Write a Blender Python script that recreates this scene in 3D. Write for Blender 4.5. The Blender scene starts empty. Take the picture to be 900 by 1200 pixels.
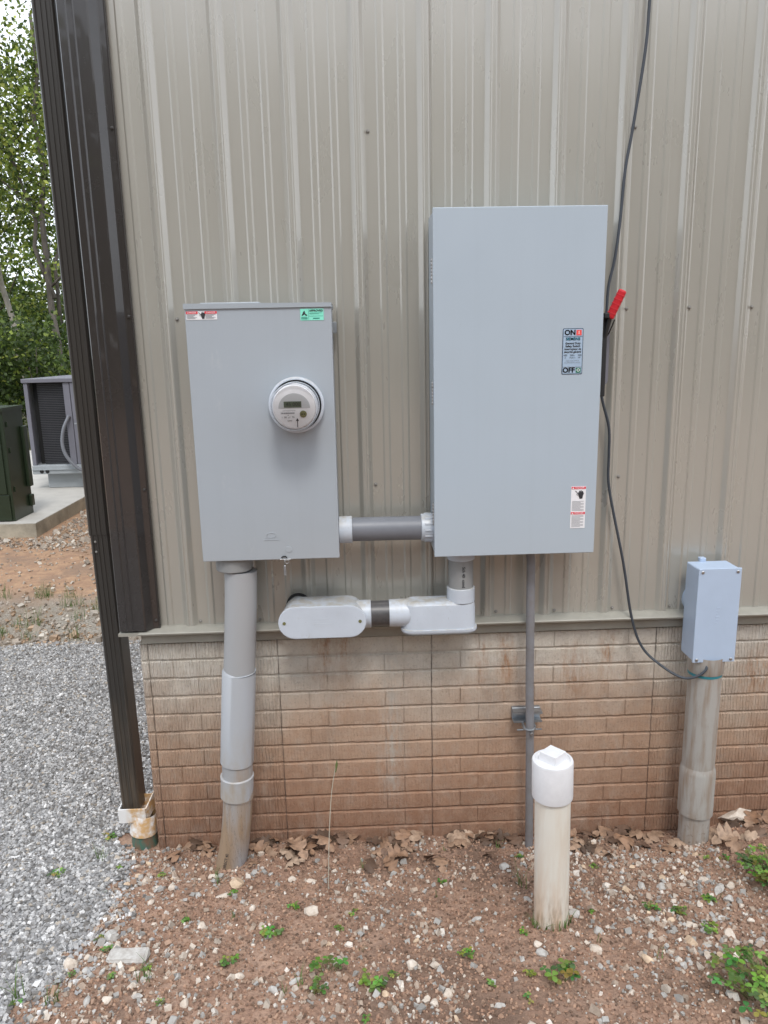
import bpy, bmesh, math, random
import numpy as np
from mathutils import Vector, Matrix, Quaternion
R = math.radians
PI = math.pi
random.seed(11)
rng = np.random.default_rng(11)
sc = bpy.context.scene
col = sc.collection

# ------------------------------------------------------------------ camera
cam_d = bpy.data.cameras.new('camera')
cam = bpy.data.objects.new('camera', cam_d)
col.objects.link(cam)
F = 870.0
_d = Vector((81, 3970, F)).normalized()
_X = 27000.0
_Y = -(81 * _X + F * F) / 3970
_x = Vector((_X, _Y, F)).normalized()
_up = -_d
_fw = _x.cross(_d) * -1
if _fw.z < 0: _fw = -_fw
# rows = world axes expressed in image axes (right, down, forward)
Rm = Matrix((_x, _fw, _up))
right = Rm @ Vector((1, 0, 0)); down = Rm @ Vector((0, 1, 0)); fwd = Rm @ Vector((0, 0, 1))
M = Matrix.Identity(4)
for i in range(3):
    M[i][0] = right[i]; M[i][1] = -down[i]; M[i][2] = -fwd[i]
M.translation = Vector((0, -2.8, 2.05))
cam.matrix_world = M
cam_d.sensor_fit = 'VERTICAL'
cam_d.sensor_height = 36
cam_d.sensor_width = 27
cam_d.lens = F * 36 / 1200
cam_d.clip_start = 0.05
cam_d.clip_end = 2000
sc.camera = cam
sc.render.resolution_x, sc.render.resolution_y = 768, 1024

# ------------------------------------------------------------------ light
SUN_EL, SUN_AZ = 57, 7          # azimuth measured from the camera side (-y) towards +x
w = bpy.data.worlds.new('World'); sc.world = w; w.use_nodes = True
nt = w.node_tree; nt.nodes.clear()
def wn(t, **k):
    n = nt.nodes.new(t)
    for a, b in k.items(): setattr(n, a, b)
    return n
sky = wn('ShaderNodeTexSky', sky_type='NISHITA', sun_disc=False, sun_elevation=R(SUN_EL), sun_rotation=R(180 - SUN_AZ), dust_density=3.0, air_density=1.2)
tc = wn('ShaderNodeTexCoord')
ns = wn('ShaderNodeTexNoise'); ns.inputs['Scale'].default_value = 2.2; ns.inputs['Detail'].default_value = 6
rp = wn('ShaderNodeValToRGB')
rp.color_ramp.elements[0].position = 0.36; rp.color_ramp.elements[0].color = (.55, .55, .55, 1)
rp.color_ramp.elements[1].position = 0.62; rp.color_ramp.elements[1].color = (.97, .97, .97, 1)
mx = wn('ShaderNodeMix', data_type='RGBA')
mx.inputs[7].default_value = (9.6, 10.2, 11.0, 1)
bg = wn('ShaderNodeBackground'); bg.inputs['Strength'].default_value = 0.13
wo = wn('ShaderNodeOutputWorld')
L = nt.links.new
L(tc.outputs['Generated'], ns.inputs['Vector']); L(ns.outputs['Fac'], rp.inputs['Fac'])
L(rp.outputs['Color'], mx.inputs[0]); L(sky.outputs['Color'], mx.inputs[6])
L(mx.outputs[2], bg.inputs['Color']); L(bg.outputs['Background'], wo.inputs['Surface'])
sd = bpy.data.lights.new('sun', 'SUN'); sd.energy = 1.1; sd.angle = R(14); sd.color = (1, .965, .92)
sun = bpy.data.objects.new('sun', sd); col.objects.link(sun)
sdir = Vector((math.sin(R(SUN_AZ)) * math.cos(R(SUN_EL)), -math.cos(R(SUN_AZ)) * math.cos(R(SUN_EL)), math.sin(R(SUN_EL))))
sun.rotation_euler = sdir.to_track_quat('Z', 'Y').to_euler()
sun.location = (3, -4, 6)
sc.view_settings.view_transform = 'Standard'; sc.view_settings.look = 'None'
sc.view_settings.exposure = 0.46; sc.view_settings.gamma = 1

# ------------------------------------------------------------------ materials
def mat(name, base, rough=.6, metal=0, var=0.0, vscale=4.0, vcol=None, bump=0.0, bscale=60.0, bdist=.002, coat=0, spec=.5, stretch=None):
    """principled with object-space noise colour variation + bump; returns (material, helpers)"""
    m = bpy.data.materials.new(name); m.use_nodes = True
    t = m.node_tree; b = t.nodes['Principled BSDF']
    b.inputs['Roughness'].default_value = rough; b.inputs['Metallic'].default_value = metal
    b.inputs['Coat Weight'].default_value = coat; b.inputs['Specular IOR Level'].default_value = spec
    b.inputs['Base Color'].default_value = (*base, 1)
    g = t.nodes.new('ShaderNodeNewGeometry')
    vec = g.outputs['Position']
    if stretch:
        mp = t.nodes.new('ShaderNodeMapping'); mp.inputs['Scale'].default_value = stretch
        t.links.new(vec, mp.inputs['Vector']); vec = mp.outputs['Vector']
    if var > 0 or vcol:
        n = t.nodes.new('ShaderNodeTexNoise'); n.inputs['Scale'].default_value = vscale; n.inputs['Detail'].default_value = 8
        n.inputs['Roughness'].default_value = .65
        t.links.new(vec, n.inputs['Vector'])
        r = t.nodes.new('ShaderNodeValToRGB')
        r.color_ramp.elements[0].position = .3; r.color_ramp.elements[1].position = .72
        c0 = vcol if vcol else tuple(c * (1 - var) for c in base)
        r.color_ramp.elements[0].color = (*c0, 1)
        r.color_ramp.elements[1].color = (*[min(1, c * (1 + var * .4)) for c in base], 1)
        t.links.new(n.outputs['Fac'], r.inputs['Fac']); t.links.new(r.outputs['Color'], b.inputs['Base Color'])
        rr = t.nodes.new('ShaderNodeMapRange'); rr.inputs['To Min'].default_value = min(1, rough + .12); rr.inputs['To Max'].default_value = max(.05, rough - .08)
        t.links.new(n.outputs['Fac'], rr.inputs['Value']); t.links.new(rr.outputs['Result'], b.inputs['Roughness'])
    if bump > 0:
        n2 = t.nodes.new('ShaderNodeTexNoise'); n2.inputs['Scale'].default_value = bscale; n2.inputs['Detail'].default_value = 5
        t.links.new(vec, n2.inputs['Vector'])
        bm_ = t.nodes.new('ShaderNodeBump'); bm_.inputs['Strength'].default_value = bump; bm_.inputs['Distance'].default_value = bdist
        t.links.new(n2.outputs['Fac'], bm_.inputs['Height']); t.links.new(bm_.outputs['Normal'], b.inputs['Normal'])
    return m
class NT:
    def __init__(s, m): s.m = m; s.t = m.node_tree; s.b = s.t.nodes['Principled BSDF']; s.g = s.t.nodes.new('ShaderNodeNewGeometry')
    def n(s, typ, **k):
        x = s.t.nodes.new(typ)
        for a, v in k.items():
            if a.startswith('i_'): x.inputs[a[2:].replace('_', ' ')].default_value = v
            else: setattr(x, a, v)
        return x
    def l(s, a, b): s.t.links.new(a, b)
    def pos(s, scale=None, loc=None):
        if not scale: return s.g.outputs['Position']
        mp = s.n('ShaderNodeMapping'); mp.inputs['Scale'].default_value = scale
        if loc: mp.inputs['Location'].default_value = loc
        s.l(s.g.outputs['Position'], mp.inputs['Vector']); return mp.outputs['Vector']
    def noise(s, scale, detail=6, vec=None, rough=.6):
        x = s.n('ShaderNodeTexNoise', i_Scale=scale, i_Detail=detail, i_Roughness=rough); s.l(vec or s.g.outputs['Position'], x.inputs['Vector']); return x.outputs['Fac']
    def ramp(s, v, stops):
        r = s.n('ShaderNodeValToRGB'); e = r.color_ramp.elements
        while len(e) < len(stops): e.new(.5)
        for q, (p, c) in zip(e, stops): q.position = p; q.color = (*c, 1) if len(c) == 3 else c
        s.l(v, r.inputs['Fac']); return r.outputs['Color']
    def rng(s, v, a, b, c=0, d=1):
        x = s.n('ShaderNodeMapRange'); x.inputs['From Min'].default_value = a; x.inputs['From Max'].default_value = b
        x.inputs['To Min'].default_value = c; x.inputs['To Max'].default_value = d; s.l(v, x.inputs['Value']); return x.outputs['Result']
    def math(s, op, a, b=None):
        x = s.n('ShaderNodeMath', operation=op)
        for i, v in enumerate((a, b)):
            if v is None: continue
            if isinstance(v, (int, float)): x.inputs[i].default_value = v
            else: s.l(v, x.inputs[i])
        return x.outputs[0]
    def mix(s, f, a, b, blend='MIX'):
        x = s.n('ShaderNodeMix', data_type='RGBA', blend_type=blend)
        for i, v in ((0, f), (6, a), (7, b)):
            if isinstance(v, (int, float)): x.inputs[i].default_value = v
            elif isinstance(v, tuple): x.inputs[i].default_value = (*v, 1)
            else: s.l(v, x.inputs[i])
        return x.outputs[2]
    def xyz(s):
        x = s.n('ShaderNodeSeparateXYZ'); s.l(s.g.outputs['Position'], x.inputs[0]); return x.outputs
    def bump(s, h, strength, dist, prev=None):
        x = s.n('ShaderNodeBump'); x.inputs['Strength'].default_value = strength; x.inputs['Distance'].default_value = dist
        s.l(h, x.inputs['Height'])
        if prev: s.l(prev, x.inputs['Normal'])
        return x.outputs['Normal']
def newmat(name, rough=.7):
    m = bpy.data.materials.new(name); m.use_nodes = True; k = NT(m); k.b.inputs['Roughness'].default_value = rough; return m, k

MT = {}
MT['grey_paint'] = mat('grey_paint', (.365, .405, .44), .42, var=.05, vscale=3, bump=.06, bscale=220, bdist=.0006)
# cabinet paint with faint scuffs
m, k = newmat('cabinet_paint', .4)
sc1 = k.noise(3.2, 9, k.pos((1, 1, 1.6))); scf = k.ramp(k.noise(7, 10, k.pos((2.6, 1, .9)), .75), [(.60, (0, 0, 0)), (.70, (1, 1, 1))])
c = k.mix(sc1, (.355, .395, .435), (.395, .435, .478))
c = k.mix(k.math('MULTIPLY', scf, .22), c, (.55, .56, .56)); stk = k.rng(k.noise(26, 7, k.pos((1, 1, .035)), .7), .5, .72, 0, .07); c = k.mix(stk, c, (.24, .25, .255)); sp = k.ramp(k.noise(190, 2), [(.72, (0, 0, 0)), (.78, (1, 1, 1))]); c = k.mix(k.math('MULTIPLY', sp, .25), c, (.28, .24, .20)); c = k.mix(k.rng(k.xyz()[2], 1.32, 1.55, .16, 0), c, (.36, .34, .31)); k.l(c, k.b.inputs['Base Color'])
k.l(k.rng(sc1, .3, .7, .5, .34), k.b.inputs['Roughness'])
k.l(k.bump(k.noise(2.2, 2), .25, .004, k.bump(k.noise(300, 2), .1, .0004)), k.b.inputs['Normal']); MT['cabinet'] = m
m, k = newmat('switch_paint', .34)
c = k.mix(k.noise(2.0, 7), (.405, .475, .54), (.44, .51, .58)); stk = k.rng(k.noise(22, 7, k.pos((1, 1, .03)), .7), .52, .74, 0, .05); c = k.mix(stk, c, (.28, .31, .33))
sp = k.ramp(k.noise(170, 2), [(.72, (0, 0, 0)), (.78, (1, 1, 1))]); c = k.mix(k.math('MULTIPLY', sp, .22), c, (.30, .27, .24)); c = k.mix(k.rng(k.xyz()[2], 1.31, 1.6, .14, 0), c, (.42, .40, .37))
k.l(c, k.b.inputs['Base Color']); k.l(k.rng(k.noise(5, 8), .3, .7, .44, .30), k.b.inputs['Roughness']); k.l(k.bump(k.noise(2.4, 2), .3, .005, k.bump(k.noise(320, 2), .1, .0004)), k.b.inputs['Normal']); MT['switch_paint'] = m
MT['jb_plastic'] = mat('jb_plastic', (.45, .55, .70), .38, var=.05, vscale=9, bump=.05, bscale=90)

def grimy(name, c0):
    m, k = newmat(name, .4); X, Y, Z = k.xyz()
    up = k.n('ShaderNodeSeparateXYZ'); k.l(k.g.outputs['Normal'], up.inputs[0])
    c = k.mix(k.rng(k.noise(6, 7), .35, .7), c0, tuple(v * .88 for v in c0))
    dust = k.math('MULTIPLY', k.rng(up.outputs[2], .2, .9), k.rng(k.noise(30, 7), .38, .62, .1, .75)); c = k.mix(dust, c, (.40, .36, .29))
    sm = k.ramp(k.noise(11, 10, k.pos((1.4, 1, .7)), .75), [(.60, (0, 0, 0)), (.66, (1, 1, 1))]); c = k.mix(k.math('MULTIPLY', sm, .3), c, (.36, .34, .30))
    sp = k.ramp(k.noise(160, 2), [(.70, (0, 0, 0)), (.76, (1, 1, 1))]); c = k.mix(k.math('MULTIPLY', sp, .35), c, (.2, .17, .14))
    k.l(c, k.b.inputs['Base Color']); k.l(k.rng(k.noise(9, 6), .3, .7, .5, .3), k.b.inputs['Roughness'])
    k.l(k.bump(k.noise(70, 4), .08, .001), k.b.inputs['Normal']); return m
MT['pvc_new'] = grimy('pvc_new', (.56, .61, .68))
MT['pvc_dark'] = mat('pvc_dark', (.19, .20, .225), .42, var=.10, vscale=9)
MT['pvc_mid'] = mat('pvc_mid', (.28, .285, .285), .5, var=.1, vscale=14)
MT['galv'] = mat('galvanised', (.42, .45, .48), .38, metal=.75, var=.3, vscale=25)
MT['thin_pvc'] = mat('thin_conduit', (.23, .24, .265), .45, var=.12, vscale=9, vcol=(.19, .17, .16))
MT['black'] = mat('black_plastic', (.02, .021, .023), .5)
MT['cable'] = mat('cable_jacket', (.055, .065, .08), .5, var=.2, vscale=6)
MT['red'] = mat('red_plastic', (.62, .018, .03), .38, var=.15, vscale=30)
MT['blacktape'] = mat('worn_black_pipe', (.05, .048, .05), .35, var=.5, vscale=45, vcol=(.10, .095, .095))
MT['white_pvc_cap'] = mat('white_cap', (.74, .74, .76), .42, var=.08, vscale=25)
MT['teal'] = mat('teal_glue', (.03, .22, .27), .4)
MT['steel'] = mat('zinc_screw', (.5, .5, .5), .35, metal=.9, var=.3, vscale=80)
MT['screw'] = mat('painted_screw', (.27, .26, .24), .4, var=.3, vscale=80)
MT['screw_dark'] = mat('dark_screw', (.05, .046, .044), .4)
MT['hole'] = mat('ring_and_gap_black', (.012, .012, .012), .7)  # near-black: the hub ring, and shade painted into gaps, holes and the unit interior
MT['ink'] = mat('black_ink', (.03, .03, .035), .6)
MT['ink_grey'] = mat('grey_ink', (.22, .23, .25), .6)
MT['white_label'] = mat('white_label', (.82, .82, .84), .45)
MT['label_red'] = mat('label_red', (.72, .05, .075), .5)
MT['label_on'] = mat('label_on_red', (.85, .10, .09), .5)
MT['label_teal'] = mat('label_teal', (.02, .36, .5), .5)
MT['label_navy'] = mat('label_navy', (.03, .055, .10), .5)
MT['label_green'] = mat('label_green', (.01, .16, .09), .5)
MT['label_blue'] = mat('label_pale_blue', (.36, .47, .60), .45)
MT['mint'] = mat('mint_sticker', (.26, .80, .62), .5)
MT['mint_dark'] = mat('mint_print', (.02, .22, .17), .5)
MT['lcd'] = mat('lcd', (.10, .12, .09), .25)
MT['lcd_ink'] = mat('lcd_digit', (.025, .03, .025), .3)
MT['olive'] = mat('optical_port', (.16, .16, .07), .3)
MT['dial_grey'] = mat('dial_window', (.45, .46, .47), .4)
# siding
m, k = newmat('siding_paint', .26); k.b.inputs['Specular IOR Level'].default_value = .9; k.b.inputs['Metallic'].default_value = .15
v = k.noise(1.4, 2, k.pos((3, .1, .5))); v2 = k.noise(9, 4, k.pos((1.2, .1, .35)))
c = k.mix(v, (.385, .370, .328), (.41, .395, .350)); c = k.mix(k.rng(v2, .45, .75, 0, .12), c, (.36, .34, .30))
spk = k.ramp(k.noise(240, 2), [(.68, (0, 0, 0)), (.76, (1, 1, 1))]); 
k.l(c, k.b.inputs['Base Color']); k.l(k.rng(v2, .35, .65, .26, .33), k.b.inputs['Roughness'])
k.b.inputs['Coat Weight'].default_value = .7; k.b.inputs['Coat Roughness'].default_value = .10
MT['siding'] = m
MT['flashing'] = mat('flashing_paint', (.36, .345, .30), .38, var=.2, vscale=8, bump=.2, bscale=5, bdist=.003)
MT['bronze'] = mat('bronze_trim', (.038, .033, .031), .24, var=.12, vscale=5, bump=.06, bscale=4, bdist=.002, coat=.5)
m, k = newmat('downspout_paint', .4)
z = k.xyz()[2]; dirt = k.math('MULTIPLY', k.rng(z, .2, 1.25, 1, 0), k.noise(22, 7, k.pos((3, 3, .25))))
c = k.mix(k.rng(dirt, .25, .65, 0, .8), (.042, .038, .034), (.125, .095, .068)); k.l(c, k.b.inputs['Base Color']); MT['downspout'] = m
# brick-form concrete
def concrete(name, joint):
    m, k = newmat(name, .9); X, Y, Z = k.xyz()
    big = k.noise(2.3, 6); fine = k.noise(38, 6); spots = k.noise(110, 3)
    zz = k.math('ADD', Z, k.math('MULTIPLY', k.math('SUBTRACT', big, .5), .8))
    base = k.ramp(zz, [(.0, (.31, .165, .10)), (.26, (.42, .245, .155)), (.50, (.49, .325, .225)), (.66, (.56, .44, .345)), (.84, (.66, .60, .52))])
    c = k.mix(k.rng(fine, .3, .75, 0, .45), base, k.mix(.5, base, (.50, .42, .34)))
    c = k.mix(k.rng(spots, .55, .75, 0, .4), c, (.14, .095, .065))
    c = k.mix(k.rng(k.noise(13, 7, k.pos((1, 1, .5)), .7), .52, .72, 0, .35), c, (.47, .42, .36))
    # soft white run-down of lime below the box, and rust runs near the top
    def streak(x0, wd, z0, z1, amt):
        xw = k.math('ADD', X, k.math('MULTIPLY', k.math('SUBTRACT', k.noise(9, 5), .5), .10))
        a = k.rng(k.math('ABSOLUTE', k.math('SUBTRACT', xw, x0)), 0, wd, 1, 0)
        b_ = k.math('MULTIPLY', k.rng(Z, z0, z0 + .2), k.rng(Z, z1, z1 + .1, 1, 0))
        return k.math('MULTIPLY', k.math('MULTIPLY', a, b_), k.rng(k.noise(26, 7, k.pos((2, 1, .5)), .7), .42, .60, amt * .08, amt))
    c = k.mix(streak(.11, .07, .1, .84, .75), c, (.50, .47, .42))
    c = k.mix(streak(-.14, .035, .4, .84, .45), c, (.46, .43, .38))
    c = k.mix(streak(.52, .14, .5, .75, .5), c, (.42, .40, .36))
    for x0, wd, z0, z1 in ((.575, .05, .70, .93), (-.16, .06, .80, .93), (-.08, .04, .82, .93), (.47, .04, .74, .86), (.86, .07, .68, .80), (1.62, .14, .66, .75), (.99, .05, .76, .86)):
        c = k.mix(streak(x0, wd, z0 - .14, z1, .85), c, (.40, .19, .08))
    c = k.mix(k.rng(k.noise(4.2, 8, None, .75), .47, .72, 0, .65), c, k.mix(.55, c, (.17, .12, .095))); c = k.mix(k.rng(k.noise(3.3, 8, k.pos((1, 1, 1), (5, 3, 1)), .75), .52, .75, 0, .5), c, k.mix(.5, c, (.58, .52, .45)))
    splash = k.math('MULTIPLY', k.rng(Z, .02, .42, 1, 0), k.rng(k.noise(17, 8, k.pos((1, 1, .8)), .75), .42, .62)); c = k.mix(k.math('MULTIPLY', splash, .55), c, (.25, .115, .062))
    bloom = k.math('MULTIPLY', k.rng(Z, .55, .85, 0, 1), k.rng(k.noise(6.5, 8, k.pos((1.2, 1, 1), (2, 0, 4)), .75), .46, .62)); c = k.mix(k.math('MULTIPLY', bloom, .5), c, (.66, .63, .58))
    # vertical form seams, darkened by grime
    sm = None
    for x0 in (-.858, -.345, .272, 1.19):
        xs_ = k.math('ADD', k.math('MULTIPLY', k.math('SUBTRACT', k.noise(14, 5), .5), .012), k.math('SUBTRACT', X, x0))
        a = k.rng(k.math('ABSOLUTE', xs_), .0005, .004, 1, 0)
        sm = a if sm is None else k.math('MAXIMUM', sm, a)
    c = k.mix(k.math('MULTIPLY', sm, k.rng(k.noise(9, 6), .35, .6, .15, .8)), c, (.085, .07, .06))
    if joint: c = k.mix(.10, c, (.16, .12, .09))
    k.l(c, k.b.inputs['Base Color'])
    # raked vertical striations
    wv = k.n('ShaderNodeTexWave', wave_type='BANDS', bands_direction='X', i_Scale=24.0, i_Distortion=3.2, i_Detail=3.0, i_Detail_Scale=1.4)
    k.l(k.pos((1, .3, .42)), wv.inputs['Vector'])
    msk = k.math('MULTIPLY', k.math('MAXIMUM', k.rng(X, -.35, -.34, 1.0, .14), k.rng(X, 1.19, 1.2, 0, .75)), k.rng(k.noise(10, 3), .35, .6, .35, .9))
    nrm = k.bump(k.noise(80, 7, k.pos((1.3, 1, .7)), .8), 1.0, .0062)
    if not joint: nrm = k.bump(k.math('MULTIPLY', wv.outputs['Fac'], msk), .9, .0055, nrm)
    nrm = k.bump(k.noise(26, 4, k.pos((1.3, 1, .6))), .5, .003, nrm)
    k.l(nrm, k.b.inputs['Normal']); return m
MT['brick'] = concrete('brick_form_concrete', False)
MT['joint'] = concrete('joint_concrete', True)
# stained pvc riser
m, k = newmat('stained_riser', .5); X, Y, Z = k.xyz()
v = k.noise(9, 8, k.pos((2.5, 2.5, .35)))
st = k.math('ADD', k.rng(Z, .1, .75, .95, -.05), k.math('MULTIPLY', k.math('SUBTRACT', v, .5), 1.6))
c = k.mix(k.rng(st, .30, .80), (.37, .375, .385), (.34, .245, .165))
lf = k.math('MULTIPLY', k.rng(X, -.555, -.515, 0, 1), k.rng(Z, .05, .2, .6, 0)); c = k.mix(lf, c, (.36, .42, .50))
crk = k.ramp(k.noise(5, 9, k.pos((5, 5, .5)), .7), [(.495, (0, 0, 0)), (.502, (1, 1, 1)), (.509, (0, 0, 0))]); c = k.mix(k.math('MULTIPLY', crk, k.rng(Z, .3, .45, .8, 0)), c, (.09, .07, .055))
k.l(c, k.b.inputs['Base Color']); MT['riser'] = m
m, k = newmat('weathered_conduit', .5); X, Y, Z = k.xyz()
v = k.noise(14, 8, k.pos((2.5, 2.5, .3))); v2 = k.ramp(k.noise(60, 4), [(.55, (0, 0, 0)), (.68, (1, 1, 1))])
c = k.mix(k.rng(v, .42, .66, 0, .85), (.40, .385, .36), (.27, .20, .145))
c = k.mix(k.math('MULTIPLY', v2, k.rng(Z, .02, .2, .8, .05)), c, (.15, .10, .07)); k.l(c, k.b.inputs['Base Color']); MT['conduit_r'] = m
m, k = newmat('coupling_pvc', .45); X, Y, Z = k.xyz(); v = k.noise(12, 8, k.pos((1.5, 1.5, .6)))
c = k.mix(k.math('MULTIPLY', k.rng(Z, .3, .66, 1, .05), k.rng(v, .4, .7, 0, 1)), (.44, .465, .50), (.38, .30, .20)); k.l(c, k.b.inputs['Base Color']); MT['coupling'] = m
m, k = newmat('cleanout_pvc', .5); X, Y, Z = k.xyz(); v = k.noise(8, 8, k.pos((3, 3, .4)))
c = k.mix(k.rng(v, .45, .75, 0, .55), (.76, .73, .66), (.60, .47, .34))
c = k.mix(k.math('MULTIPLY', k.rng(Z, .15, .55, 1, 0), k.rng(k.noise(7, 7, k.pos((3, 3, .5))), .4, .6, 0, .75)), c, (.58, .38, .23)); base_d = k.math('MULTIPLY', k.rng(Z, .14, .3, 1, 0), k.rng(k.noise(45, 6, k.pos((2, 2, .35))), .45, .6)); c = k.mix(base_d, c, (.28, .19, .12)); k.l(c, k.b.inputs['Base Color']); MT['cleanout'] = m
m, k = newmat('stained_adapter', .5); X, Y, Z = k.xyz(); v = k.noise(26, 7)
c = k.mix(k.math('MULTIPLY', k.rng(X, -1.015, -.985), k.rng(v, .35, .55)), (.80, .79, .78), (.60, .38, .18)); k.l(c, k.b.inputs['Base Color']); MT['adapter'] = m
m, k = newmat('green_drain', .7); X, Y, Z = k.xyz(); v = k.noise(22, 7, k.pos((2, 2, .6)))
c = k.mix(k.rng(v, .42, .58), (.075, .17, .13), (.20, .13, .085)); k.l(c, k.b.inputs['Base Color']); MT['drain'] = m
# ground
m, k = newmat('ground_soil', .95); X, Y, Z = k.xyz()
a = k.noise(1.6, 8); b_ = k.noise(9, 8, None, .7); cfine = k.noise(70, 6, None, .7)
soil = k.mix(k.rng(a, .35, .65), (.35, .21, .145), (.26, .16, .11)); soil = k.mix(k.rng(b_, .4, .62), soil, (.44, .29, .21))
soil = k.mix(k.math('MAXIMUM', k.rng(k.noise(3.1, 5), .54, .66, 0, .8), k.math('MULTIPLY', k.rng(k.math('ABSOLUTE', k.math('SUBTRACT', X, .22)), .1, .45, 1, 0), k.math('MULTIPLY', k.rng(Y, -1.1, -.75, 1, 0), k.rng(b_, .35, .55)))), soil, (.17, .108, .076))
soil = k.mix(k.rng(cfine, .48, .72, 0, .8), soil, (.15, .095, .068))
orange = k.mix(k.rng(b_, .35, .6), (.46, .29, .175), (.32, .195, .125)); orange = k.mix(k.rng(k.noise(2.2, 6), .5, .62, 0, .8), orange, (.25, .17, .12))
scree = k.mix(k.rng(cfine, .35, .6), (.14, .11, .08), (.40, .37, .32)); scree = k.mix(k.rng(a, .45, .6, 0, .6), scree, (.22, .15, .09))
wob = k.math('MULTIPLY', k.math('SUBTRACT', k.noise(1.1, 4), .5), 1.6); yy = k.math('ADD', Y, wob)
c = k.mix(k.rng(Y, 1.6, 2.0), soil, scree); c = k.mix(k.rng(yy, 3.1, 3.6), c, orange)
gr = k.mix(k.rng(b_, .4, .6), (.05, .075, .025), (.12, .10, .05)); c = k.mix(k.rng(Y, 9, 13), c, gr)
k.l(c, k.b.inputs['Base Color'])
k.l(k.bump(cfine, .9, .008, k.bump(k.noise(24, 6), .8, .015)), k.b.inputs['Normal']); MT['ground'] = m
m, k = newmat('gravel_bed', .9)
vo = k.n('ShaderNodeTexVoronoi', i_Scale=62.0); k.l(k.g.outputs['Position'], vo.inputs['Vector'])
c = k.mix(k.ramp(vo.outputs['Color'], [(.2, (0, 0, 0)), (.8, (1, 1, 1))]), (.20, .20, .20), (.50, .50, .50)); c = k.mix(k.rng(vo.outputs['Distance'], .3, .7, 0, .85), c, (.07, .065, .06))
k.l(c, k.b.inputs['Base Color']); k.l(k.bump(vo.outputs['Distance'], 1, -.012), k.b.inputs['Normal']); MT['gravel_bed'] = m
def attr_mat(name, rough=.85, bump=True, transl=0):
    m, k = newmat(name, rough)
    a = k.n('ShaderNodeAttribute', attribute_name='tint')
    c = k.mix(k.rng(k.noise(130, 4), .35, .7, 0, .35), a.outputs['Color'], (.22, .18, .14)) if not transl else a.outputs['Color']
    k.l(c, k.b.inputs['Base Color'])
    if bump: k.l(k.bump(k.noise(260, 3), .5, .001), k.b.inputs['Normal'])
    if transl:
        out = m.node_tree.nodes['Material Output']; tr = k.n('ShaderNodeBsdfTranslucent'); k.l(c, tr.inputs['Color'])
        ms = k.n('ShaderNodeMixShader'); ms.inputs[0].default_value = transl
        k.l(k.b.outputs[0], ms.inputs[1]); k.l(tr.outputs[0], ms.inputs[2]); k.l(ms.outputs[0], out.inputs['Surface'])
    return m
MT['stones'] = attr_mat('loose_stone')
MT['foliage'] = attr_mat('leaf', .5, False, .35)
MT['weed'] = attr_mat('weed_leaf', .5, False, .3)
def stone_mat(n, c, c2): return mat(n, c, .85, var=.4, vscale=40, vcol=c2, bump=.6, bscale=120, bdist=.002)
MT['s_white'] = stone_mat('pale_stone', (.64, .58, .51), (.46, .37, .29))
MT['s_tan'] = stone_mat('tan_stone', (.62, .49, .35), (.45, .32, .22))
MT['s_grey'] = stone_mat('grey_stone', (.50, .49, .465), (.34, .31, .28))
def leafmat(name, a, b, c_):
    m, k = newmat(name, .65); oi = k.n('ShaderNodeObjectInfo'); nz = k.noise(45, 6)
    c = k.ramp(oi.outputs['Random'], [(.0, a), (.5, b), (1., c_)]); c = k.mix(k.rng(nz, .4, .7, 0, .6), c, (.07, .045, .03)); k.l(c, k.b.inputs['Base Color']); k.l(k.bump(k.noise(90, 5), .5, .002), k.b.inputs['Normal']); return m
MT['leafdry'] = leafmat('dry_leaf', (.42, .27, .18), (.30, .17, .10), (.50, .37, .27)); MT['leafdry2'] = leafmat('dark_dry_leaf', (.07, .045, .03), (.15, .09, .06), (.23, .145, .10))
MT['bark'] = mat('bark', (.15, .13, .11), .9, var=.6, vscale=3, bump=.8, bscale=12, bdist=.03, stretch=(3, 3, .6))
MT['bark_pale'] = mat('pale_bark', (.36, .33, .28), .9, var=.5, vscale=3, bump=.5, bscale=12, bdist=.02, stretch=(3, 3, .6))
MT['conc'] = mat('pad_concrete', (.52, .50, .46), .85, var=.25, vscale=1.3, bump=.3, bscale=60)
MT['conc_edge'] = mat('pad_edge', (.44, .40, .32), .9, var=.4, vscale=4, bump=.6, bscale=30, bdist=.01)
MT['t_green'] = mat('transformer_green', (.022, .036, .020), .32, var=.1, vscale=2)
MT['ac'] = mat('unit_grey', (.20, .20, .235), .45, var=.15, vscale=3)
MT['ac_light'] = mat('unit_rail', (.36, .39, .41), .45, var=.15, vscale=3)
MT['coil'] = mat('coil_fins', (.03, .032, .036), .5, var=.6, vscale=3, vcol=(.012, .012, .014))
MT['coil_lip'] = mat('coil_fin_edge', (.085, .085, .095), .4)
MT['stalk'] = mat('dry_stalk', (.45, .41, .33), .7)
# clear meter cover
m = bpy.data.materials.new('clear_cover'); m.use_nodes = True; t = m.node_tree; t.nodes.clear()
o_ = t.nodes.new('ShaderNodeOutputMaterial'); tr = t.nodes.new('ShaderNodeBsdfTransparent'); gl = t.nodes.new('ShaderNodeBsdfGlossy'); gl.inputs['Roughness'].default_value = .04
gl.inputs['Color'].default_value = (1, 1, 1, 1); tr.inputs['Color'].default_value = (.985, .985, .985, 1)
lw = t.nodes.new('ShaderNodeLayerWeight'); lw.inputs['Blend'].default_value = .18; ms = t.nodes.new('ShaderNodeMixShader')
t.links.new(lw.outputs['Fresnel'], ms.inputs[0]); t.links.new(tr.outputs[0], ms.inputs[1]); t.links.new(gl.outputs[0], ms.inputs[2]); t.links.new(ms.outputs[0], o_.inputs[0]); MT['glass'] = m

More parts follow.
